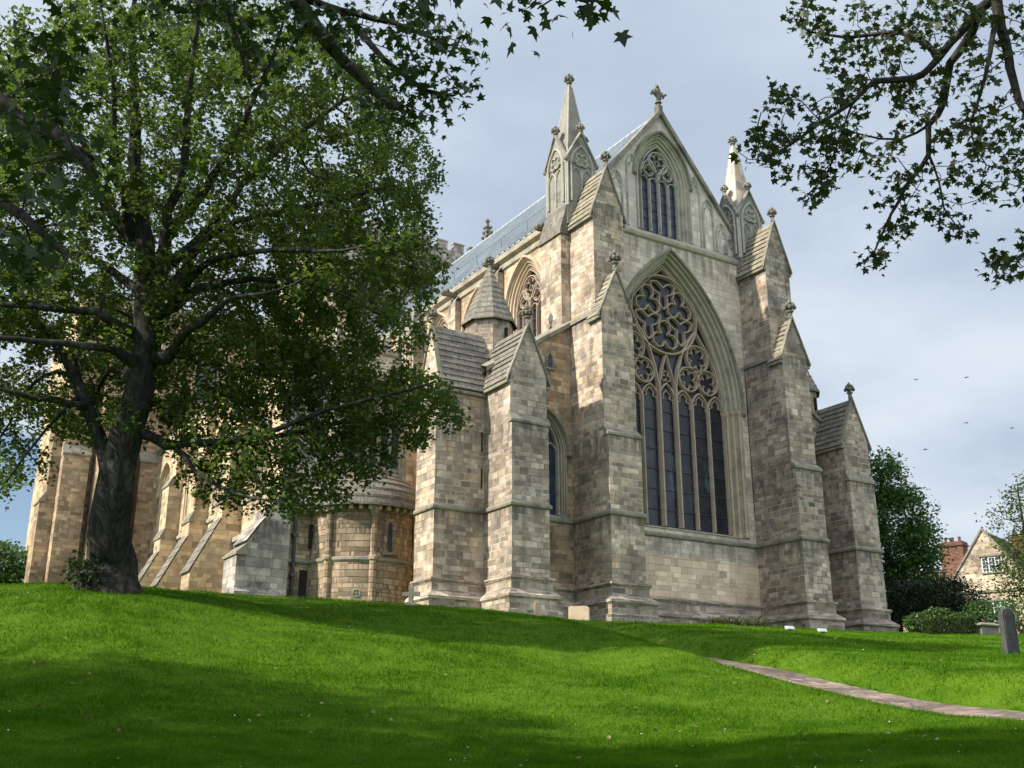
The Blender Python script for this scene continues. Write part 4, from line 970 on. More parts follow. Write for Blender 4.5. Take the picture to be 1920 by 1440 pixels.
def round_window(a, z0, z1, hw):
    N = (math.cos(R(a)), math.sin(R(a))); T = (-N[1], N[0]); f = Frame((AX + (AR - .08) * N[0], AY + (AR - .08) * N[1]), T, N)
    line = [(-hw, z0), (-hw, z1 - hw)] + [(hw * math.cos(q), z1 - hw + hw * math.sin(q)) for q in np.linspace(math.pi, 0, 9)[1:-1]] + [(hw, z1 - hw), (hw, z0)]
    mb = MB(); mb.poly([f(u, .02, z) for u, z in line]); g = mb.build('window', M['glassblue'], ap)
    mb = MB(); band(mb, f, line, .22, .07, 0., False, .8); mb.obox(f(0, 0, 0), T, N, -hw - .2, hw + .2, 0, .14, z0 - .14, z0); mb.build('frame', M['rubble'], g)
round_window(276, 9.0, 10.55, .24)
mb = MB(); mb.box(-17.98, 6.75, 9.3, -17.86, 6.93, 10.45); mb.build('slit', M['dark'], ap)
mb = MB(); mb.box(-18.35, 6.925, 6.0, -17.95, 6.94, 8.2); mb.build('doorway', M['dark'], ap)

# --- drainpipes
for (x, y, z0, z1, mt) in ((-18.75, 6.78, 5., 11.2, 'iron'), (-18.9, 7.25, 11.5, 18.5, 'iron'), (-12.35, 6.6, 5., 18., 'rust')):
    mb = MB(); mb.tube([(x, y, z0), (x, y, z1)], .085, 8)
    for z in np.arange(z0 + .8, z1, 2.): mb.box(x - .14, y - .12, z, x + .14, y + .12, z + .16)
    mb.box(x - .2, y - .15, z1 - .3, x + .2, y + .15, z1); mb.build('drainpipe', M[mt], cath)

# --- south transept
FT_ = Frame((0, 34.2), (1, 0), (0, -1)); tw = []
for k, c in enumerate((-16.0, -12.4)): tw.append(gothic_window(cath, FT_, c, .8, 24.5, 28., 1.1, .5, .5, 2, 'lights', 'glassgrey', 'warm', 'warm', mw=.14))
mb = MB(); wall_arches(mb, FT_, -25.4, -9.5, 4.0, lambda u: 31.0, tw); mb.build('wall', M['brown'], cath)
mb = MB(); mb.poly([(-25.4, 34.2, 4.), (-25.4, 46, 4.), (-25.4, 46, 31.), (-25.4, 34.2, 31.)]); mb.poly([(-25.4, 34.2, 31.), (-9.5, 34.2, 31.), (-9.5, 46, 33.), (-25.4, 46, 33.)]); mb.build('wall', M['gold'], cath)
mb = MB(); sweep(mb, [(-25.4, 46), (-25.4, 34.2), (-9.5, 34.2)], [(31.4, -.3), (31.35, .2), (31.0, .22), (30.8, .003)]); mb.build('cornice', M['mould_dark'], cath); mb = MB(); sweep(mb, [(-25.4, 34.2), (-20., 34.2)], [(16.2, .003), (16.0, .18), (15.8, .18), (15.6, .003)]); mb.build('string_course', M['mould_dark'], cath)
for (x0, x1, d) in ((-25.6, -23.9, 1.1), (-23.5, -21.6, 2.9), (-20.6, -19.3, 1.6)):
    buttress(cath, FT_, x0, x1, [(4.0, 19.0, d), (19.6, 26.0, d * .7), (26.6, 30.4, d * .4)], 'brown', back=-.3)
buttress(cath, Frame((-25.4, 0), (0, 1), (-1, 0)), 34.3, 36.2, [(4.0, 15.8, 1.15), (16.4, 24.0, .8)], 'brown', back=-.3)
FU = Frame((-10.6, 0), (0, 1), (-1, 0))
mb = MB(); mb.box(-10.6, 30.5, 20., -6.4, 34.1, 34.5); mb.build('stair_turret', M['gold'], cath)
# round-headed blocked arch at the foot of the transept
mb = MB(); line = [(-19.0, 6.0)] + [(-18.2 + .8 * math.cos(q), 10.2 + .8 * math.sin(q)) for q in np.linspace(math.pi, 0, 9)] + [(-17.4, 6.0)]
band(mb, FT_, line, .25, .12, 0.); mb.build('blind_arch', M['brown'], cath)

# --- central tower
TX0, TX1, TY0, TY1, TZ = -7.4, 8.2, 34.0, 48., 41.9
FTW = Frame((0, TY0), (1, 0), (0, -1)); bw = [gothic_window(cath, FTW, c, 1.1, 34.5, 37.2, 1.3, .5, .5, 2, 'lights', 'dark', 'mould', 'mould', mw=.16) for c in (-3.2, 3.9)]
mb = MB(); wall_arches(mb, FTW, TX0, TX1, 26, lambda u: TZ, bw)
mb.poly([(TX0, TY0, 26), (TX0, TY1, 26), (TX0, TY1, TZ), (TX0, TY0, TZ)]); mb.poly([(TX1, TY0, 26), (TX1, TY1, 26), (TX1, TY1, TZ), (TX1, TY0, TZ)]); mb.poly([(TX0, TY0, TZ), (TX1, TY0, TZ), (TX1, TY1, TZ), (TX0, TY1, TZ)])
twr = mb.build('tower', M['towerstone'], cath)
mb = MB(); sweep(mb, [(TX0, TY1), (TX0, TY0), (TX1, TY0), (TX1, TY1)], [(40.7, .003), (40.6, .22), (40.35, .24), (40.25, .003)]); mb.build('string_course', M['mould_dark'], twr)
for k in range(9):
    mb = MB(); x = TX0 + .5 + 1.65 * k; mb.box(x, TY0 - .02, TZ, x + 1.05, TY0 + .45, TZ + .72); mb.box(x - .05, TY0 - .08, TZ + .72, x + 1.10, TY0 + .5, TZ + .84); mb.build('merlon', M['towerstone'], twr)
    if k < 6: mb = MB(); y = TY0 + 1.2 + 2. * k; mb.box(TX0 - .05, y, TZ, TX0 + .5, y + 1.15, TZ + 1.15); mb.build('merlon', M['towerstone'], twr)
def crocket_pinnacle(x, y, z):
    mb = MB(); mb.box(x - .42, y - .42, z - .6, x + .42, y + .42, z + 1.5); mb.loft([[(x + sx * k, y + sy * k, q) for sx, sy in ((-1, -1), (1, -1), (1, 1), (-1, 1))] for q, k in ((z + 1.5, .42), (z + 4.0, .1))], True)
    for j in range(5):
        k = .42 - .32 * (j + .3) / 5; q = z + 1.5 + 2.5 * (j + .3) / 5
        for sx, sy in ((-1, -1), (1, -1), (1, 1), (-1, 1)): mb.ball((x + sx * (k + .06), y + sy * (k + .06), q), .17)
    finial(mb, x, y, z + 3.9, .7); mb.build('pinnacle', M['finial'], twr)
crocket_pinnacle(8.3, TY0 + .2, TZ - .3); crocket_pinnacle(TX0 + .2, TY0 + .2, TZ)
mb = MB(); mb.tube([(4.6, TY0, 40.4), (4.6, TY0 - .8, 40.3)], [.25, .14], 7); mb.ball((4.6, TY0 - .85, 40.35), .24); mb.build('gargoyle', M['finial'], twr)
# north flank kept as plain volumes so that the church closes behind
mb = MB(); mb.box(6.8, 1.95, 4., 7.0, 34, 28.1); mb.box(12.2, 1.8, 4., 12.7, 34, 17.6); mb.poly([(6.9, 1.2, 21.5), (12.9, 1.2, 17.6), (12.9, 34, 17.6), (6.9, 34, 21.5)]); mb.build('wall', M['grey'], cath)
#@@VEG
# ================================================================== TREES
LEAF = np.array([(0, -.12), (.20, -.20), (.46, -.10), (.27, .08), (.60, .40), (.24, .36), (0, .85), (-.24, .36), (-.60, .40), (-.27, .08), (-.46, -.10), (-.20, -.20)])
LEAF_S = np.array([(0, -.1), (.45, -.05), (.55, .40), (.2, .38), (0, .85), (-.2, .38), (-.55, .40), (-.45, -.05)])
def leaf_mesh(name, pts, size, mat, parent, up=.8, droop=.35, simple=False, outw=None, r=None):
    """one polygon per leaf, gently folded, at the given points"""
    g = r or np.random.default_rng(3); sh = LEAF_S if simple else LEAF; k = len(sh); n = len(pts)
    nrm = g.normal(size=(n, 3)) * .62; nrm[:, 2] += up
    if outw is not None: nrm += outw * .5
    nrm /= np.linalg.norm(nrm, axis=1, keepdims=True)
    tip = g.normal(size=(n, 3)); tip[:, 2] -= droop
    if outw is not None: tip += outw * .8
    tip -= nrm * np.sum(tip * nrm, 1, keepdims=True); tip /= np.linalg.norm(tip, axis=1, keepdims=True) + 1e-9
    side = np.cross(tip, nrm); sz = size * g.uniform(.6, 1.25, n)
    fold = g.uniform(.15, .45, n)
    V = pts[:, None, :] + sz[:, None, None] * (sh[None, :, 0, None] * side[:, None, :] + (sh[None, :, 1, None]) * tip[:, None, :] - (np.abs(sh[None, :, 0]) * fold[:, None])[:, :, None] * nrm[:, None, :] - (sh[None, :, 1, None] ** 2) * (.25 * nrm[:, None, :]))
    return raw_mesh(name, V.reshape(-1, 3), np.full(n, k), np.arange(n * k), mat, parent)

def grow(paths, attr, step, infl, kill, iters=120, g=None):
    """limbs given as polylines of (point, radius); then shoots reach out for the attractor points"""
    g = g or np.random.default_rng(5); pos, par, rad = [], [], []
    for path in paths:
        P = [np.array(q[0], float) for q in path]; rr = [q[1] for q in path]
        if pos:
            A = np.array(pos); i0 = int(np.argmin(np.linalg.norm(A - P[0], axis=1))); prev = i0
        else: prev = -1
        # smooth (Catmull-Rom) resample
        Q = [P[0]] + P + [P[-1]]
        for i in range(len(P) - 1):
            a, b_, c, d = Q[i], Q[i + 1], Q[i + 2], Q[i + 3]; L = np.linalg.norm(c - b_); n = max(1, int(L / step))
            for k in range(n):
                t = (k + (1 if pos else 0)) / n if prev >= 0 else k / n
                t = min(1., t)
                p_ = .5 * ((2 * b_) + (-a + c) * t + (2 * a - 5 * b_ + 4 * c - d) * t * t + (-a + 3 * b_ - 3 * c + d) * t ** 3)
                r_ = rr[i] + (rr[i + 1] - rr[i]) * t
                pos.append(p_ + g.normal(size=3) * min(.06, r_ * .22, step * .10)); par.append(prev); rad.append(r_); prev = len(pos) - 1
    alive = list(range(len(attr))); attr = np.asarray(attr); nchild = {}
    near_i = np.full(len(attr), -1); near_d = np.full(len(attr), 1e9); upto = 0
    for it in range(iters):
        new = np.array(pos[upto:])
        al = np.array(alive)
        if len(al) == 0: break
        if len(new):
            kd = kdtree.KDTree(len(new))
            for i, q in enumerate(new): kd.insert(q, i)
            kd.balance()
            for i in al:
                _, j, d = kd.find(attr[i])
                if d < near_d[i]: near_d[i] = d; near_i[i] = upto + j
        upto = len(pos)
        alive = [i for i in alive if near_d[i] > kill]
        pull = {}
        for i in alive:
            if near_d[i] < infl: pull.setdefault(int(near_i[i]), []).append(i)
        if not pull: break
        for j, L in pull.items():
            if nchild.get(j, 0) >= 4: continue
            d = (attr[L] - pos[j]); d = (d / np.linalg.norm(d, axis=1, keepdims=True)).sum(0); nd = np.linalg.norm(d)
            d = d / nd if nd > 1e-6 else g.normal(size=3)
            if par[j] >= 0:
                q = pos[j] - pos[par[j]]; q = q / (np.linalg.norm(q) + 1e-9); d = d + .5 * q
            d = d + g.normal(size=3) * .28; d /= np.linalg.norm(d)
            pos.append(pos[j] + d * step); par.append(j); rad.append(0.); nchild[j] = nchild.get(j, 0) + 1
    return np.array(pos), np.array(par), np.array(rad)
def radii(pos, par, rad, tip=.008, e=2.35):
    n = len(pos); acc = np.zeros(n)
    for i in range(n - 1, -1, -1):
        if acc[i] == 0: acc[i] = tip ** e
        if par[i] >= 0: acc[par[i]] += acc[i]
    return np.maximum(acc ** (1 / e), rad)
def branch_mesh(name, pos, par, r, mat, parent, rmin=0., knob=.0, wrinkle=True):
    n = len(pos); kids = [[] for _ in range(n)]
    for i in range(n):
        if par[i] >= 0: kids[par[i]].append(i)
    V, C, I = [], [], []; g = np.random.default_rng(9)
    starts = [i for i in range(n) if par[i] < 0]; stack = [(s_, None) for s_ in starts]
    while stack:
        s_, frm = stack.pop(); chain = [s_]; 
        while True:
            ks = kids[chain[-1]]
            if not ks: break
            m_ = max(ks, key=lambda q: r[q]); 
            for q in ks:
                if q != m_: stack.append((q, chain[-1]))
            chain.append(m_)
        idx = ([frm] if frm is not None else []) + chain
        if len(idx) < 2 or r[idx[min(1, len(idx) - 1)]] < rmin: continue
        P = pos[idx]; rr = r[idx].copy()
        if frm is not None: rr[0] = min(rr[0], rr[1] * 1.25)
        k = 14 if rr.max() > .25 else 9 if rr.max() > .09 else 6 if rr.max() > .03 else 4 if rr.max() > .012 else 3
        T = np.gradient(P, axis=0); T /= np.linalg.norm(T, axis=1, keepdims=True) + 1e-9
        a = np.cross(T[0], (0.3, .2, 1.)); a /= np.linalg.norm(a) + 1e-9; base = sum(len(v) for v in V)
        ph = g.uniform(0, 6.28, 3)
        for q in range(len(P)):
            a = a - T[q] * (a @ T[q]); a /= np.linalg.norm(a) + 1e-9; c = np.cross(T[q], a)
            th = np.arange(k) * 2 * np.pi / k
            w_ = 1 + (.09 * np.sin(3 * th + ph[0] + .06 * q) + .06 * np.sin(5 * th + ph[1]) + .03 * np.sin(.9 * q + ph[2]) if rr[q] > .12 else 0 * th)
            V.append(P[q] + (rr[q] * w_)[:, None] * (np.cos(th)[:, None] * a + np.sin(th)[:, None] * c))
        for q in range(len(P) - 1):
            for j in range(k):
                j2 = (j + 1) % k; I += [base + q * k + j, base + q * k + j2, base + (q + 1) * k + j2, base + (q + 1) * k + j]; C.append(4)
    return raw_mesh(name, np.concatenate(V), C, I, mat, parent, smooth=True)
def lobe(g, c, rad, n, shell=.35, flat=0.):
    """points in an ellipsoid, favouring the outer shell"""
    d = g.normal(size=(n, 3)); d /= np.linalg.norm(d, axis=1, keepdims=True); q = shell + (1 - shell) * g.random(n) ** .45
    p_ = d * q[:, None] * np.array(rad)
    return np.array(c) + p_[:, :1] * Rv + p_[:, 1:2] * Fv + p_[:, 2:] * np.array([0, 0, 1.])
def leaf_points(g, pos, par, r, thr, per, spread, extra=None):
    kids = np.zeros(len(pos), int)
    for q in par:
        if q >= 0: kids[q] += 1
    sel = np.where(r < thr)[0]; w_ = np.where(kids[sel] == 0, 2.0, 1.0); cnt = g.poisson(per * w_)
    base = np.repeat(pos[sel], cnt, 0)
    d = g.normal(size=base.shape); d /= np.linalg.norm(d, axis=1, keepdims=True)
    return base + d * (spread * g.uniform(.15, 1., (len(base), 1))) + np.array([0, 0, -.15 * spread])

# --- the big sycamore on the lawn
g = np.random.default_rng(21)
TB = at(207, 1104, 28.0); TB[2] = float(ground(TB[0], TB[1])) - .1
tree = empty('sycamore_tree', TB); tag(tree, 'huge spreading sycamore with dark ridged trunk standing on the lawn crest before the cathedral', 'tree')
P3 = lambda px, py, dF=0.: at(px, py, 28.0 + dF)
def limb(pts, r0, r1, f0, f1):
    n = len(pts); return [(P3(px, py, f0 + (f1 - f0) * i / (n - 1)), (r0 + (r1 - r0) * (i / (n - 1)) ** .7) * .82 if i else r0 * .9) for i, (px, py) in enumerate(pts)]
base = [(TB - np.array([0, 0, .6]), 1.25), (TB, .98), (TB + np.array([0, 0, .35]), .78), (TB + np.array([.02, 0, .9]), .64)]
trunk = base + [(P3(209, 1000), .50), (P3(216, 920), .48), (P3(230, 850), .43), (P3(249, 775), .39), (P3(266, 695), .36), (P3(279, 610), .34), (P3(275, 530), .29), (P3(268, 455), .24), (P3(262, 370, .3), .2), (P3(255, 250, .6), .15), (P3(250, 120, .8), .10), (P3(250, 0, 1.), .06), (P3(245, -120, 1.), .03)]
paths = [trunk,
  limb([(214, 940), (192, 850), (165, 765), (130, 690), (95, 630), (60, 585), (35, 500)], .30, .08, 0, 1.8),
  limb([(128, 690), (150, 640), (185, 600), (190, 560)], .16, .06, .5, 2.2),
  limb([(287, 640), (290, 560), (312, 480), (318, 400), (345, 320), (352, 200), (365, 90), (380, -60)], .30, .05, 0, -1.),
  limb([(268, 465), (225, 425), (190, 375), (170, 300), (130, 200), (100, 80)], .24, .05, 0, 1.6),
  limb([(240, 440), (232, 350), (215, 270), (212, 150), (190, 20)], .18, .04, 0, -2.),
  limb([(305, 690), (328, 650), (352, 620), (392, 595), (430, 560), (520, 545), (610, 500)], .24, .016, 0, -2.6),
  limb([(305, 600), (345, 555), (400, 535), (470, 525), (560, 530), (640, 552), (730, 600)], .22, .016, 0, -.8),
  limb([(315, 560), (360, 480), (400, 440), (435, 418), (520, 398), (620, 378), (720, 352)], .19, .015, 0, 1.),
  limb([(318, 500), (390, 430), (470, 330), (560, 250), (640, 190)], .18, .016, 0, 2.2),
  limb([(310, 590), (380, 500), (500, 470), (640, 470), (760, 440)], .18, .016, 0, -3.2),
  limb([(318, 440), (400, 330), (470, 200), (520, 80), (550, -60)], .17, .016, 0, -3.),
  limb([(262, 800), (310, 838), (350, 833), (430, 828), (500, 812), (560, 788), (640, 762), (720, 742), (800, 722)], .17, .04, 0, -1.2),
  limb([(430, 828), (500, 822), (570, 808), (640, 792), (700, 786)], .11, .035, -.4, 1.),
  limb([(300, 820), (340, 850), (367, 882), (417, 915), (470, 932), (540, 945)], .12, .03, 0, -2.),
  limb([(268, 640), (222, 605), (180, 585), (100, 580), (0, 570), (-120, 560)], .22, .06, 0, -1.8),
  limb([(262, 690), (225, 662), (180, 650), (90, 642), (0, 632), (-140, 620)], .20, .05, 0, -3.),
  limb([(160, 770), (110, 750), (60, 745), (0, 730), (-100, 735)], .14, .05, 0, -1.),
  limb([(150, 740), (100, 790), (50, 850), (0, 920)], .07, .03, .5, -1.),
  limb([(128, 690), (60, 720), (20, 790), (-20, 850)], .08, .03, .5, 1.5),
  limb([(265, 720), (215, 690), (190, 720), (160, 800)], .08, .03, 0, 2.5),
  limb([(270, 560), (200, 500), (120, 470), (20, 440), (-100, 430)], .17, .04, 0, 2.8),
  limb([(250, 380), (180, 300), (90, 250), (0, 200)], .12, .03, .3, -2.5)]
U = lambda r_, f_, u_: TB + Rv * r_ + Fv * f_ + np.array([0, 0, u_])
A = np.concatenate([
  lobe(g, U(1.2, .5, 11.4), (7.2, 6.8, 6.4), 2500, .45),
  lobe(g, U(5.4, 0, 8.6), (3.0, 4.2, 2.0), 300, .2),
  lobe(g, U(6.8, -.3, 5.0), (2.5, 2.2, 1.1), 300, .1), lobe(g, U(4.6, -.3, 5.8), (2.2, 2.4, 1.1), 190, .1),
  lobe(g, U(4.2, -1., 3.0), (2.5, 2.0, 1.0), 260, .1), lobe(g, U(2.4, -.8, 4.0), (1.8, 1.8, .9), 150, .1), lobe(g, U(5.8, -1.0, 3.6), (1.6, 1.4, .7), 90, .1),
  lobe(g, U(-4.4, 0, 6.6), (3.0, 3.6, 1.8), 170, .2), lobe(g, U(-1.6, -.6, 4.7), (1.6, 2.0, .6), 60, .1), lobe(g, U(-2.9, 0, 3.6), (.8, 1.2, .9), 36, .1),
  lobe(g, U(.4, -1.3, 4.3), (1.3, .9, .55), 45, .1), lobe(g, U(-6., .5, 11.), (3.5, 5, 4.5), 260, .3)])
pos, par, rad = grow(paths, A, .33, 4.0, .42, 90, g)
rr = radii(pos, par, rad, .0095)
branch_mesh('trunk', pos, par, rr, M['bark'], tree)
LP = leaf_points(g, pos, par, rr, .030, 24., .43)
leaf_mesh('crown', LP, .118, M['leaf'], tree, r=g, simple=True)
# leafy shoots at the foot
q = np.concatenate([lobe(g, TB + Rv * (-.55) - Fv * .75 + np.array([0, 0, .5]), (.5, .4, .55), 160, .05), lobe(g, TB - Rv * .35 - Fv * .95 + np.array([0, 0, .35]), (.6, .35, .35), 90, .1)])
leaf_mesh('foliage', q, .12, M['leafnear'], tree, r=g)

# --- sycamore overhead, trunk just outside the frame on the left; its boughs hang into the top of the view
g = np.random.default_rng(33)
B2 = FR(10.5, -9.6, 0); B2[2] = float(ground(B2[0], B2[1])) - .1
t2 = empty('sycamore_tree', B2); tag(t2, 'dark sycamore overhanging the top left of the view, its nearest leaves almost black', 'tree')
topc = B2 + np.array([0, 0, 7.5])
def pth(pts, r0, r1): n = len(pts); return [(q, r0 + (r1 - r0) * i / (n - 1)) for i, q in enumerate(pts)]
paths = [pth([B2, B2 + np.array([.1, 0, 1.2]), B2 + Rv * .3 + np.array([0, 0, 4.]), topc, topc + np.array([0, 0, 3.5]), topc + Rv * 1. + np.array([0, 0, 6.])], .6, .10),
  pth([topc, at(330, -160, 13.6), at(520, -30, 13.2), at(620, 85, 13.), at(700, 170, 12.8), at(760, 210, 12.6)], .16, .025),
  pth([at(520, -30, 13.2), at(640, 20, 13.), at(730, 40, 12.7), at(830, 80, 12.4)], .06, .02),
  pth([at(640, 20, 13.), at(720, 110, 12.8), at(800, 170, 12.4), at(850, 180, 12.2)], .045, .015),
  pth([topc, at(400, -300, 10.5), at(700, -160, 9.2), at(900, -60, 8.4), at(1010, -30, 8.), at(1090, 0, 7.6)], .13, .015),
  pth([topc - np.array([0, 0, 2.5]), at(-150, 120, 9.6), at(0, 200, 8.6), at(110, 260, 8.), at(180, 330, 7.6)], .12, .02),
  pth([at(-150, 120, 9.6), at(-40, 330, 9.), at(60, 420, 8.4), at(130, 480, 8.2)], .07, .015),
  pth([at(330, -160, 13.6), at(420, 0, 13.), at(450, 90, 12.6), at(470, 160, 12.2)], .05, .015),
  pth([topc, B2 + Rv * 3 - Fv * 2 + np.array([0, 0, 9.5]), B2 + Rv * 6.5 - Fv * 3 + np.array([0, 0, 10.5])], .2, .05),
  pth([topc, B2 + Rv * 1 - Fv * 5 + np.array([0, 0, 9.])], .18, .06), pth([topc, B2 - Rv * 4 + Fv * 1 + np.array([0, 0, 10.]), B2 - Rv * 8 + Fv * 1 + np.array([0, 0, 11.])], .2, .06)]
def blob(g, px, py, rx, ry, d, dd, n):
    a = g.uniform(0, 2 * np.pi, n); q = np.sqrt(g.random(n)); return np.array([at(px + rx * q_ * math.cos(a_), py + ry * q_ * math.sin(a_), d + g.uniform(-dd, dd)) for a_, q_ in zip(a, q)])
A = np.concatenate([blob(g, *q) for q in (
  (790, 60, 95, 60, 12.6, 1.0, 46), (850, 140, 50, 45, 12.3, .8, 26), (740, 170, 70, 50, 12.6, .9, 30), (640, 50, 110, 70, 13., 1.2, 32), (500, 30, 120, 60, 13., 1.4, 22), (880, 110, 25, 40, 12.2, .5, 12), (800, 205, 50, 20, 12.5, .6, 14),
  (960, 10, 90, 24, 8.1, .6, 16), (1100, 14, 60, 26, 7.6, .4, 16), (1165, 22, 22, 22, 7.5, .3, 7), (800, 0, 90, 40, 9., .6, 22), (330, 10, 140, 50, 13., 1.5, 16),
  (80, 110, 110, 120, 8.3, .9, 46), (95, 290, 95, 85, 8.0, .8, 36), (55, 430, 80, 85, 8.3, .8, 26), (175, 335, 40, 45, 7.6, .5, 8), (140, 500, 45, 45, 8.1, .5, 8), (210, 300, 30, 30, 7.4, .4, 6))])
over = np.concatenate([lobe(g, B2 - Rv * .5 - Fv * 6.2 + np.array([0, 0, 11.0]), (9.5, 6.6, 3.2), 1300, .2), lobe(g, B2 + Rv * 6 - Fv * 6.5 + np.array([0, 0, 12.]), (5., 4.5, 2.0), 260, .2), lobe(g, B2 - Rv * 4.5 + Fv * 3. + np.array([0, 0, 8.0]), (3., 4., 3.0), 130, .2), lobe(g, B2 - Rv * 8. + Fv * .5 + np.array([0, 0, 11.]), (6., 5.5, 2.6), 620, .2)])
# overhead crown lobes added to shade the near lawn, kept unseen outside the picture
rel = over - CAM; dz = rel @ _F; sx = 960 + 2050 * (rel @ Rv) / dz; sy = 720 - 2050 * (rel @ _U) / dz
over = over[(dz < .5) | (sy < -130) | (sx < -150)]
pos, par, rad = grow(paths, np.concatenate([A, over]), .22, 3.0, .30, 110, g)
rr = radii(pos, par, rad, .0065)
branch_mesh('trunk', pos, par, rr, M['bark'], t2)
LP = leaf_points(g, pos, par, rr, .019, 6.5, .32)
rel = LP - CAM; dz = rel @ _F; hid = LP[(dz < 1) | (960 + 2050 * (rel @ Rv) / dz < -60) | (720 - 2050 * (rel @ _U) / dz < -60)]
LP = np.concatenate([LP] + [hid + g.normal(size=hid.shape) * .24 for _ in range(4)])   # unseen leaves repeated, added to deepen the shade on the lawn
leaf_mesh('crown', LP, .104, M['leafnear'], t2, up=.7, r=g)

# --- tree on the right, trunk outside the frame, boughs hanging in front of the sky
g = np.random.default_rng(44)
B3 = FR(10.0, 9.2, 0); B3[2] = float(ground(B3[0], B3[1])) - .1
t3 = empty('sycamore_tree', B3); tag(t3, 'sycamore whose leafy boughs droop against the pale sky at the top right', 'tree')
topc = B3 + np.array([0, 0, 8.2]); q12 = lambda px, py, d=12.: at(px, py, d)
paths = [pth([B3, B3 + np.array([0, 0, 1.5]), B3 - Rv * .3 + np.array([0, 0, 5.]), topc, topc + np.array([0, 0, 3.])], .5, .14),
  pth([topc, q12(2100, -190, 12.2), q12(1990, -90, 12.2), q12(1880, -20), q12(1838, 20), q12(1800, 58), q12(1760, 108), q12(1712, 150, 11.8), q12(1640, 152, 11.7), q12(1600, 190, 11.6), q12(1540, 230, 11.5), q12(1470, 280, 11.4), q12(1430, 300, 11.4)], .08, .008),
  pth([q12(1838, 20), q12(1820, 70, 12.3), q12(1780, 120, 12.4), q12(1772, 190, 12.4), q12(1742, 236, 12.3), q12(1742, 290, 12.2), q12(1700, 350, 12.), q12(1672, 400, 12.), q12(1640, 470, 12.)], .06, .010),
  pth([topc, q12(1930, -60, 11.6), q12(1872, 20, 11.5), q12(1885, 80, 11.4), q12(1895, 130, 11.3), q12(1912, 190, 11.2), q12(1960, 260, 11.)], .07, .03),
  pth([q12(1872, 20, 11.5), q12(1858, 80, 11.2), q12(1846, 150, 11.), q12(1820, 230, 11.)], .035, .012),
  pth([q12(1760, 108), q12(1720, 70, 12.4), q12(1660, 60, 12.6), q12(1590, 70, 12.7), q12(1520, 60, 12.8)], .04, .012),
  pth([q12(1742, 236, 12.3), q12(1690, 262, 12.4), q12(1650, 260, 12.4), q12(1610, 250, 12.3)], .022, .010),
  pth([q12(1742, 290, 12.2), q12(1760, 340, 12.), q12(1770, 390, 11.9), q12(1790, 420, 11.9)], .018, .009),
  pth([q12(1960, 260, 11.), q12(1990, 380, 10.8), q12(1930, 470, 10.8), q12(1880, 500, 10.8)], .03, .010),
  pth([q12(1600, 190, 11.6), q12(1570, 270, 11.5), q12(1550, 330, 11.5), q12(1520, 360, 11.5)], .016, .008)]
A = np.concatenate([blob(g, px, py, rx * 1.08, ry * 1.08, d, .55, int(n * 1.7)) for px, py, rx, ry, d, n in (
  (1520, 30, 50, 40, 12.7, 26), (1570, 85, 60, 40, 12.6, 26), (1620, 40, 50, 40, 12.6, 20), (1690, 60, 50, 45, 12.4, 22), (1650, 120, 55, 30, 12.2, 18), (1740, 40, 50, 40, 12.3, 16), (1800, 30, 60, 40, 12.0, 18), (1890, 40, 50, 40, 11.5, 16),
  (1600, 185, 45, 40, 11.7, 26), (1540, 220, 55, 40, 11.5, 26), (1460, 200, 32, 36, 11.4, 22), (1450, 265, 42, 34, 11.4, 24), (1510, 285, 45, 40, 11.5, 24), (1545, 340, 30, 30, 11.5, 12), (1500, 368, 14, 14, 11.5, 4), (1600, 270, 40, 40, 12.2, 16), (1650, 300, 30, 25, 12.3, 8),
  (1700, 210, 40, 40, 12.2, 14), (1760, 160, 45, 40, 12.3, 18), (1830, 130, 45, 45, 11.3, 16), (1800, 250, 50, 45, 11.6, 18), (1870, 220, 40, 50, 11.2, 18), (1900, 320, 30, 50, 11., 14), (1840, 340, 40, 25, 11.2, 12), (1750, 310, 45, 30, 12.1, 10), (1700, 330, 25, 22, 12., 8), (1660, 380, 26, 26, 12., 9), (1700, 410, 26, 22, 11.9, 8), (1780, 410, 40, 26, 11.9, 10), (1635, 470, 26, 26, 12., 9), (1665, 440, 20, 20, 12., 5),
  (1890, 495, 32, 34, 10.8, 14), (1870, 470, 22, 12, 10.8, 4), (1950, 420, 40, 80, 10.8, 14))])
over = np.concatenate([lobe(g, topc + Rv * 2.5 + np.array([0, 0, 2.5]), (4.5, 4.5, 3.), 220, .2), lobe(g, topc - Rv * 1.5 - Fv * 3.5 + np.array([0, 0, 2.0]), (7., 5.5, 2.5), 620, .2)])  # second lobe is unseen crown, added to keep sky light off the foreground
rel = over - CAM; dz = rel @ _F; sx = 960 + 2050 * (rel @ Rv) / dz; sy = 720 - 2050 * (rel @ _U) / dz
over = over[(dz < .5) | (sy < -130) | (sx > 2070)]
paths.append(pth([topc, topc - Rv * 1.5 - Fv * 3 + np.array([0, 0, 1.5])], .16, .06))
pos, par, rad = grow(paths, np.concatenate([A, over]), .16, 2.4, .22, 130, g)
rr = radii(pos, par, rad, .0052)
branch_mesh('trunk', pos, par, rr, M['bark'], t3)
LP = leaf_points(g, pos, par, rr, .0135, 4.8, .19)
leaf_mesh('crown', LP, .086, M['leafright'], t3, up=.7, r=g)

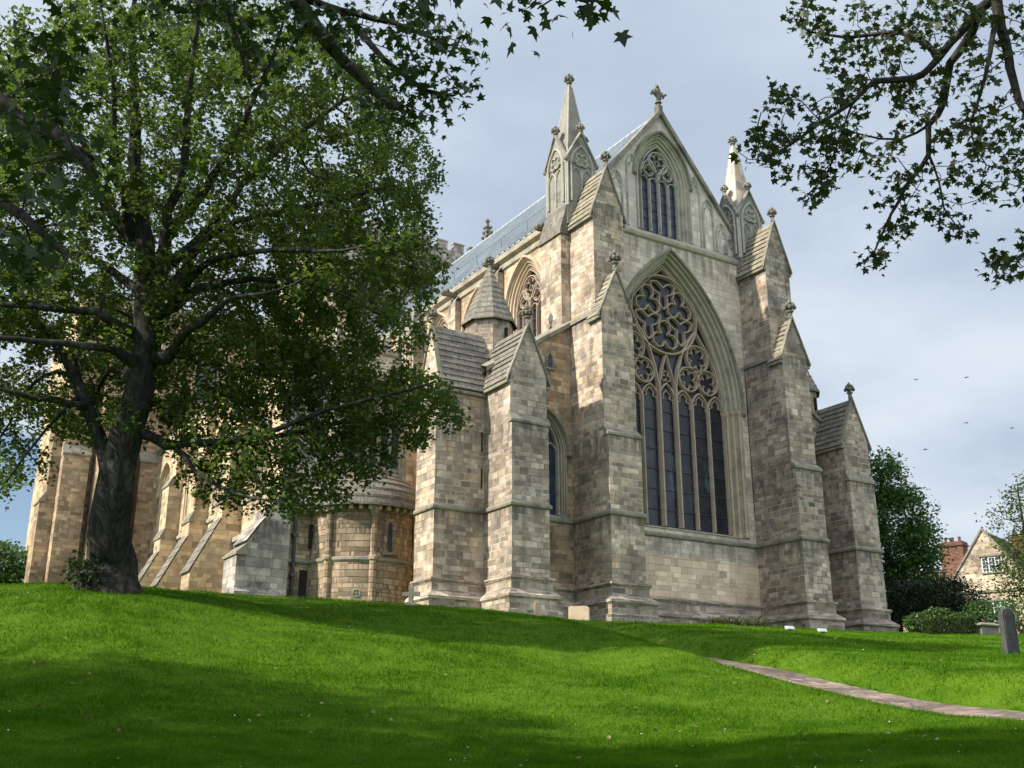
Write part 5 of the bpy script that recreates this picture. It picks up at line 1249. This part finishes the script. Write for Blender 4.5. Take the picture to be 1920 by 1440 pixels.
# --- trees and shrubs further off
def far_tree(name, label, cat, base, h, lobes, seed, mat, size, n, trunk_r=.35, group=None, step=.7):
    g = np.random.default_rng(seed); base = np.array(base, float); t = empty(name, base); tag(t, label, cat, group)
    A = np.concatenate([lobe(g, base + Rv * a + Fv * f_ + np.array([0, 0, u]), (ra, rf, ru), int(110 * k), .3) for a, f_, u, ra, rf, ru, k in lobes])
    top_ = max(l[2] + l[5] * .5 for l in lobes)
    pos, par, rad = grow([[(base - np.array([0, 0, .4]), trunk_r), (base + np.array([0, 0, top_ * .5]), trunk_r * .6), (base + np.array([0, 0, top_]), trunk_r * .15)]], A, step, 9., step * 1.2, 60, g)
    rr = radii(pos, par, rad, .02); branch_mesh('trunk', pos, par, rr, M['bark'], t)
    pts = [leaf_points(g, pos, par, rr, .12, n * 1.5, step * 1.2)]
    for a, f_, u, ra, rf, ru, k in lobes:
        for q in lobe(g, base + Rv * a + Fv * f_ + np.array([0, 0, u]), (ra, rf, ru), int(k * n * 7), .35): pts.append(q + g.normal(size=(26, 3)) * np.array([.30, .30, .16]) * (1 + size * 2))
    pts = np.concatenate(pts); leaf_mesh('crown', pts, size, mat, t, r=g, simple=True, up=.9)
    return t
def gz(p): p = np.array(p, float); p[2] = float(ground(p[0], p[1])); return p
bp = gz(FR(70, 70 * (1684 - 960) / 2100, 0))
far_tree('sycamore_tree', 'tall leafy tree rising behind the right end of the cathedral', 'tree', bp, 12, [(0.7, 0, 5.6, 2.6, 2.4, 4.2, 3.6), (.2, 0, 10.2, 1.2, 1.6, 1.6, 1.0), (1.3, 0, 3.6, 1.6, 1.6, 2.6, 2.2), (-2., 1, 7., 2., 2., 3.5, 1.6), (1.9, 0, 6.6, .9, 1., .8, .7), (1.2, 0, 8.6, .9, 1, .7, .6)], 51, M['leaffar'], .19, 10)
bp = gz(FR(64, 64 * (1750 - 960) / 2100, 0))
far_tree('yew_tree', 'low dark yew between the buttress and the stone house', 'tree', bp, 3.6, [(0, 0, 1.5, 2.0, 1.6, 1.5, 1.5), (-1.6, 0, 1.7, 1.3, 1.3, 1.7, 1.), (1.8, 0, 1.3, 1.3, 1.2, 1.2, .9)], 52, M['leafyew'], .12, 13, .2, step=.5)
bp = gz(FR(70, 70 * (1795 - 960) / 2100, 0))
far_tree('yew_tree', 'dark rounded yew just below the house gable', 'tree', bp, 4, [(0, 0, 2.0, 2.2, 1.6, 1.8, 1.8)], 53, M['leafyew'], .13, 13, .2, step=.5)
bp = gz(FR(58, 58 * (1952 - 960) / 2100, 0))
far_tree('ash_tree', 'thin airy tree at the right edge partly hiding the house', 'tree', bp, 9, [(.2, 0, 5.3, 1.9, 1.6, 2.4, .9), (-.7, 0, 3.0, 1.5, 1.4, 1.4, .7), (.8, 0, 7.4, 1.2, 1., 1., .35), (1.5, 0, 2.6, 1.6, 1.5, 1.7, .7)], 54, M['leaf'], .13, 9.5, .08, step=.5)
far_tree('ash_tree', 'broad pale green tree far off at the left edge below the blue sky', 'tree', FR(80, -38.2, 8.0), 9, [(0, 0, 3.9, 3.2, 3.0, 2.5, 2.6), (-2.5, 0, 3.2, 2.5, 2.5, 2.2, 1.4), (2.0, 0, 2.4, 1.5, 1.8, 2.0, 1.2)], 55, M['leaffar'], .26, 9, .3)
def shrub(name, label, cat, base, lobes, seed, mat, size, n, group=None):
    g = np.random.default_rng(seed); base = np.array(base, float); t = empty(name, base); tag(t, label, cat, group)
    pts = np.concatenate([lobe(g, base + Rv * a + Fv * f_ + np.array([0, 0, u]), (ra, rf, ru), int(n * k), .55) for a, f_, u, ra, rf, ru, k in lobes]); pts = pts[pts[:, 2] > base[2] - .1]
    mb = MB()
    for a, f_, u, ra, rf, ru, k in lobes:
        for q in range(4): e = base + Rv * (a + random.uniform(-.6, .6) * ra) + Fv * f_ + np.array([0, 0, u + random.uniform(0, .6) * ru]); mb.tube([base + Rv * a * .6 - np.array([0, 0, .1]), (base + Rv * a * .8 + e) / 2 + np.array([0, 0, -.05]), e], [.04, .03, .012], 5)
    mb.build('stems', M['bark'], t); leaf_mesh('foliage', pts, size, mat, t, r=g, simple=True)
bp = gz(FR(55, 55 * (1745 - 960) / 2100, 0))
shrub('laurel_shrub', 'light green spreading shrub behind the clipped hedge', 'shrub', bp, [(-.4, 0, .45, .8, .7, .55, 1), (.8, .8, .75, 1.0, .7, .6, 1.2), (1.9, .8, .55, .9, .7, .55, 1)], 61, M['leafshrub'], .13, 900)
bp = gz(FR(53, 53 * (1890 - 960) / 2100, 0))
shrub('laurel_shrub', 'green bushy shrub behind the dark headstone', 'shrub', bp, [(0, 0, .7, 1.0, .8, .9, 1), (-.9, .5, .9, .9, .8, .8, .8), (1.1, .3, .8, 1., .8, 1., 1)], 62, M['leaffar'], .12, 800)
bp = np.array([2.4, -.95, 0]); bp[2] = float(ground(2.4, -.95))
shrub('border_plant', 'low yellow-green border plants along the foot of the east wall', 'plant', bp, [(-2.2 + .55 * k, 0, .30, .42, .3, .30, .6) for k in range(8)], 63, M['leafyel'], .08, 330)
# clipped hedge
bp = gz(FR(50, 50 * (1782 - 960) / 2100, 0)); hd = empty('clipped_hedge', bp); tag(hd, 'small square-clipped dark green hedge on the right lawn', 'hedge')
g = np.random.default_rng(71); n = 9000; q = g.uniform(-1, 1, (n, 3)); ax = g.integers(0, 3, n); q[np.arange(n), ax] = np.sign(q[np.arange(n), ax]) * g.uniform(.86, 1.02, n)
q = np.sign(q) * np.abs(q) ** .9; rl = np.maximum(1, (np.abs(q[:, 0]) ** 8 + np.abs(q[:, 1]) ** 8 + np.abs(q[:, 2]) ** 8) ** (1 / 8)); q /= rl[:, None]
pts = bp + q[:, :1] * 1.0 * Rv + q[:, 1:2] * .7 * Fv + (q[:, 2:] * .36 + .34) * np.array([0, 0, 1.])
leaf_mesh('foliage', pts, .055, M['leafhedge'], hd, r=g, simple=True)
mb = MB(); mb.obox(bp, Rv, Fv, -.88, .88, -.6, .6, bp[2] - .1, bp[2] + .6); mb.build('twigs', M['leafhedge'], hd)

# ================================================================== graves and small things on the lawn
def oriented(pos, yaw):
    """frame at pos turned by yaw from facing the camera"""
    a = -Fv * math.cos(yaw) + Rv * math.sin(yaw); return Frame((pos[0], pos[1]), (-a[1], a[0]), (a[0], a[1]))
def slab_stone(name, label, pos, yaw, wd, ht, th, mat, roundtop=True, cat='headstone', inset=None):
    f = oriented(pos, yaw); z = pos[2] - .15; mb = MB(); hw = wd / 2
    if roundtop: line = [(-hw, z), (-hw, z + .15 + ht - hw * .8)] + [(hw * math.cos(a), z + .15 + ht - hw * .8 + hw * .8 * math.sin(a)) for a in np.linspace(math.pi, 0, 13)[1:-1]] + [(hw, z + .15 + ht - hw * .8), (hw, z)]
    else: line = [(-hw, z), (-hw, z + .10 + ht), (-hw + .06, z + .15 + ht), (hw - .1, z + .15 + ht * .97), (hw, z + .09 + ht * .94), (hw, z)]
    s_ = lambda k: [(u * k, z + (q - z) * (1 - (1 - k) * .35)) for u, q in line]
    rings = [[f(u, d, q) for u, q in s_(k)] for d, k in ((-th / 2, .96), (-th / 2 + .02, 1), (th / 2 - .02, 1), (th / 2, .96))]
    mb.loft(rings, True); mb.poly(rings[0]); mb.poly(rings[-1])
    o = mb.build(name, M[mat], None, base=pos); tag(o, label, cat); return o, f, z
hp = gz(FR(30.2, 30.2 * (1888 - 960) / 2085, 0))
o, f, z = slab_stone('headstone', 'tall dark round-topped headstone standing alone at the right edge', hp, R(24), .46, 1.22, .17, 'headstone')
mb = MB(); hw = .17; line = [(-hw, z + .55), (-hw, z + 1.1)] + [(hw * math.cos(a), z + 1.1 + hw * math.sin(a)) for a in np.linspace(math.pi, 0, 9)[1:-1]] + [(hw, z + 1.1), (hw, z + .55)]
band(mb, f, line, .025, .012, .085, True); pn = mb.build('border', M['headstone'], None); pn.parent = o; pn.location = -o.location
sp_ = gz(FR(43.2, 43.2 * (1087 - 960) / 2100, 0)); slab_stone('headstone', 'short pale sandstone headstone leaning before the buttress foot', sp_, R(-18), .84, .55, .13, 'sand', False)
rp = gz(FR(45.5, 45.5 * (664 - 960) / 2100, 0)); rp[2] = at(664, 1128, 47)[2] * 45.5 / (47 * .955) if False else rp[2]
o, f, z = slab_stone('headstone', 'little round-headed gravestone in front of the apse', rp, R(5), .44, .62, .1, 'mould_dark')
mb = MB(); band(mb, f, circ(0, z + .15 + .42, .15, 18), .05, .03, .05, True); band(mb, f, [(-.15, z + .57), (.15, z + .57)], .04, .03, .05); band(mb, f, [(0, z + .42), (0, z + .72)], .04, .03, .05); pn = mb.build('carved_wheel', M['mould_dark'], None); pn.parent = o; pn.location = -o.location
cp_ = gz(FR(38.5, 38.5 * (768 - 960) / 2100, 0)); f = oriented(cp_, R(-12)); mb = MB(); z = cp_[2]
mb.obox(cp_, f.T, f.N, -.075, .075, -.06, .06, z - .2, z + .70); mb.obox(cp_, f.T, f.N, -.31, .31, -.055, .055, z + .34, z + .49); mb.obox(cp_, f.T, f.N, -.2, .2, -.16, .16, z - .2, z + .07)
tag(mb.build('stone_cross', M['mould_dark'], None, base=cp_), 'small grey stone cross standing on the grass crest near the apse', 'cross')
pp_ = gz(FR(40.5, 40.5 * (1008 - 960) / 2100, 0)); f = oriented(pp_, R(60)); mb = MB(); mb.obox(pp_, f.T, f.N, -.22, .22, -.035, .035, pp_[2] - .2, pp_[2] + .42); mb.obox(pp_, f.T, f.N, -.18, .18, -.03, .03, pp_[2] + .42, pp_[2] + .47)
tag(mb.build('headstone', M['sand'], None, base=pp_), 'thin pale stone seen edge-on below the tall corner buttress', 'headstone')
tp = gz(FR(50, 50 * (1848 - 960) / 2100, 0)); tt = empty('table_tomb', tp); tag(tt, 'low grey table tomb with a flat slab beside the hedge', 'tomb'); f = oriented(tp, R(30)); mb = MB()
mb.obox(tp, f.T, f.N, -.6, .6, -.35, .35, tp[2] - .2, tp[2] + .30); mb.build('chest', M['mould_dark'], tt); mb = MB()
P = lambda k, z: [f(u * k, d * k, z) for u, d in ((-.78, -.5), (.78, -.5), (.78, .5), (-.78, .5))]
mb.loft([P(.9, tp[2] + .30), P(1, tp[2] + .33), P(1, tp[2] + .38), P(.6, tp[2] + .47)], True); mb.poly(P(.6, tp[2] + .47)); mb.build('slab', M['mould_dark'], tt)
for px, lab in ((1484, 'left of two little white floodlights on the grass before the wall'), (1545, 'right of two little white floodlights, nearer the corner buttress')):
    fp = gz(FR(44, 44 * (px - 960) / 2100, 0)); f = oriented(fp, R(20)); fl = empty('floodlight', fp); tag(fl, lab, 'floodlight', 'white floodlights on the grass')
    mb = MB(); q = lambda k, z, d: [f(u * k, d_ + d, z) for u, d_ in ((-.17, -.08), (.17, -.08), (.17, .08), (-.17, .08))]
    mb.loft([q(.9, fp[2] + .05, 0), q(1, fp[2] + .08, 0), q(1, fp[2] + .15, -.05), q(.8, fp[2] + .19, -.07)], True); mb.poly(q(.8, fp[2] + .19, -.07)); mb.poly(q(.9, fp[2] + .05, 0)); mb.build('lamp_housing', M['white'], fl)
    mb = MB(); mb.obox(fp, f.T, f.N, -.04, .04, -.04, .04, fp[2] - .15, fp[2] + .06); mb.build('mounting_foot', M['iron'], fl)
# fallen leaves scattered on the turf
g = np.random.default_rng(81); n = 230; F_ = g.uniform(11, 40, n); R_ = g.uniform(-.48, .48, n) * F_; x = CAM[0] + F_ * Fv[0] + R_ * Rv[0]; y = CAM[1] + F_ * Fv[1] + R_ * Rv[1]
M['fallen'] = leafmat('fallen_leaves', (.12, .07, .03), (.22, .14, .07), (.36, .30, .20), .1, (.2, .12, .05))
pts = np.stack([x, y, ground(x, y) + .035], 1); o = leaf_mesh('fallen_leaves', pts, .07, M['fallen'], None, up=1.4, r=g); tag(o, 'dry brown leaves scattered over the green lawn', 'leaves', kind='stuff')

# daisies and clover heads, tiny white specks in the turf
n = 520; F_ = g.uniform(11, 42, n); R_ = g.uniform(-.55, .55, n) * F_; x = CAM[0] + F_ * Fv[0] + R_ * Rv[0]; y = CAM[1] + F_ * Fv[1] + R_ * Rv[1]
o = leaf_mesh('daisies', np.stack([x, y, ground(x, y) + .05], 1), .022, M['whitepaint'], None, up=2.0, r=g, simple=True); tag(o, 'tiny white daisies sprinkled through the lawn', 'flowers', kind='stuff')

# ================================================================== the house beyond
H = FR(86, 86 * (1866 - 960) / 2085, 0); hz0 = 7.0
hs = empty('stone_house', (H[0], H[1], hz0)); tag(hs, 'old stone house with brown tiled roofs, gable window and red brick chimney', 'house')
hn = -Fv * math.cos(R(40)) - Rv * math.sin(R(40)); HF = Frame((H[0], H[1]), (-hn[1], hn[0]), (hn[0], hn[1]))
hw_, he, ha = 2.9, 12.3, 16.3; cu = -.1
mb = MB(); P = [(cu - hw_, hz0), (cu + hw_, hz0), (cu + hw_, he), (cu, ha), (cu - hw_, he)]
mb.loft([[HF(u, 0, z) for u, z in P], [HF(u, -7, z) for u, z in P]], True); mb.poly([HF(u, 0, z) for u, z in P]); mb.obox((H[0], H[1]), HF.T, HF.N, cu - 9.0, cu - hw_, -6.5, -1.4, hz0, 11.2)
hwall = mb.build('wall', M['render'], hs)
mb = MB()
for s_ in (-1, 1): slab_roof(mb, HF(cu + s_ * (hw_ + .15), -7, he - .2), HF(cu + s_ * (hw_ + .15), .1, he - .2), HF(cu, -7, ha + .05), HF(cu, .1, ha + .05), .3, .05)
mb.build('roof', M['tile'], hs)
mb = MB(); slab_roof(mb, HF(cu - 9.1, -1.2, 11.1), HF(cu - 1.9, -1.2, 11.1), HF(cu - 9.1, -4., 14.0), HF(cu - 1.2, -4., 14.0), .3, .05); mb.poly([HF(cu - 9.1, -6.6, 11.1), HF(cu - 1.9, -6.6, 11.1), HF(cu - 1.2, -4, 14.0), HF(cu - 9.1, -4, 14.0)]); mb.build('roof', M['tile'], hs)
mb = MB()
for s_ in (-1, 1):
    P = [(cu + s_ * (hw_ + .2), he - .25), (cu, ha), (cu, ha + .22), (cu + s_ * (hw_ + .2), he - .02)]; mb.loft([[HF(u, -.15, z) for u, z in P], [HF(u, .12, z) for u, z in P]], True); mb.poly([HF(u, .12, z) for u, z in P])
mb.build('coping', M['mould_dark'], hs)
def casement(u, z, w_, h_, lights, d=0.):
    mb = MB(); mb.obox((H[0], H[1]), HF.T, HF.N, u - w_ / 2, u + w_ / 2, d - .05, d + .012, z, z + h_); g_ = mb.build('window', M['pane'], hs)
    mb = MB()
    for k in range(lights + 1): x_ = u - w_ / 2 + w_ * k / lights; mb.obox((H[0], H[1]), HF.T, HF.N, x_ - .03, x_ + .03, d, d + .06, z, z + h_)
    for k in range(5): mb.obox((H[0], H[1]), HF.T, HF.N, u - w_ / 2, u + w_ / 2, d + .002, d + (.062 if k in (0, 4) else .03), z + h_ * k / 4 - (.03 if k in (0, 4) else .012), z + h_ * k / 4 + (.03 if k in (0, 4) else .012))
    for k in range(lights): x_ = u - w_ / 2 + w_ * (k + .5) / lights; mb.obox((H[0], H[1]), HF.T, HF.N, x_ - .01, x_ + .01, d, d + .028, z, z + h_)
    mb.build('frame', M['whitepaint'], g_); mb = MB(); mb.obox((H[0], H[1]), HF.T, HF.N, u - w_ / 2 - .2, u + w_ / 2 + .2, d, d + .16, z + h_ + .08, z + h_ + .2); mb.obox((H[0], H[1]), HF.T, HF.N, u - w_ / 2 - .1, u + w_ / 2 + .1, d, d + .12, z - .14, z - .02); mb.build('sill', M['mould_dark'], g_)
casement(.35, 13.0, 1.5, 1.1, 3); casement(.3, 9.2, 1.6, 1.4, 3)
mb = MB(); mb.obox((H[0], H[1]), HF.T, HF.N, cu - hw_ - .05, cu + hw_ + .05, 0, .1, 11.4, 11.6); mb.build('string_course', M['mould_dark'], hs)
# dormer in the lower roof
mb = MB(); mb.obox((H[0], H[1]), HF.T, HF.N, -3.75, -2.7, -2.6, -1.45, 11.3, 12.45); mb.build('dormer', M['whitepaint'], hs); casement(-3.2, 11.65, .85, .62, 2, -1.44)
mb = MB(); slab_roof(mb, HF(-3.9, -1.3, 12.45), HF(-2.55, -1.3, 12.45), HF(-3.9, -3.0, 13.0), HF(-2.55, -3.0, 13.0), .3, .05); mb.build('roof', M['tile'], hs)
def chimney(u, d, z0, z1, a, mat, pots):
    mb = MB(); o_ = (H[0], H[1])
    mb.obox(o_, HF.T, HF.N, u - a, u + a, d - a * .7, d + a * .7, z0, z1); mb.obox(o_, HF.T, HF.N, u - a - .1, u + a + .1, d - a * .7 - .1, d + a * .7 + .1, z1, z1 + .16); mb.obox(o_, HF.T, HF.N, u - a - .03, u + a + .03, d - a * .7 - .03, d + a * .7 + .03, z1 + .16, z1 + .36)
    c_ = mb.build('chimney', M[mat], hs)
    for k in range(pots): mb = MB(); q = HF(u - a * .6 + 1.2 * a * k / max(1, pots - 1), d, 0); mb.lathe(q[0], q[1], [(.14, z1 + .3), (.11, z1 + .72), (.15, z1 + .76), (.12, z1 + .82)], 8); mb.build('chimney_pot', M['brick'], c_)
chimney(-3.75, -4.0, 12.5, 15.9, .95, 'brick', 3); chimney(-5.1, -3., 11., 13.4, .32, 'render', 1); chimney(.9, -6.2, 14., 16.2, .5, 'brick', 2)

# ================================================================== birds over the house
for i, (px, py, d, a) in enumerate(((1718, 712, 88, .3), (1812, 708, 84, 1.1), (1812, 793, 92, -.4), (1897, 803, 80, .8), (1735, 843, 86, 2.2))):
    p_ = at(px, py, d); mb = MB(); c, s_ = math.cos(a), math.sin(a); ax = np.array([c, s_, 0.]); sd_ = np.array([-s_, c, 0.])
    mb.tube([p_ - ax * .2, p_ - ax * .1, p_ + ax * .05, p_ + ax * .14, p_ + ax * .2], [.008, .026, .032, .02, .006], 7)
    for w_ in (-1, 1):
        L = [p_ + sd_ * w_ * .03, p_ + sd_ * w_ * .10 + np.array([0, 0, .05]), p_ + sd_ * w_ * .20 + np.array([0, 0, .02]) - ax * .05]
        mb.loft([[L[k] + ax * wd_ + np.array([0, 0, t]) for wd_, t in ((.07 - .02 * k, 0), (0, .012), (-.07 + .03 * k, 0), (0, -.006))] for k in range(3)], True)
    mb.poly([p_ - ax * .18 + sd_ * .02, p_ - ax * .30 + sd_ * .05, p_ - ax * .30 - sd_ * .05, p_ - ax * .18 - sd_ * .02])
    tag(mb.build('bird', M['bird'], None, base=p_), ['tiny dark bird flying highest on the left of the flock', 'tiny dark bird level with the highest one, to its right', 'tiny dark bird halfway down, right of the flock centre', 'tiny dark bird farthest right, close to the picture edge', 'tiny dark bird flying lowest, nearest the tree top'][i], 'bird', 'birds in the grey sky')
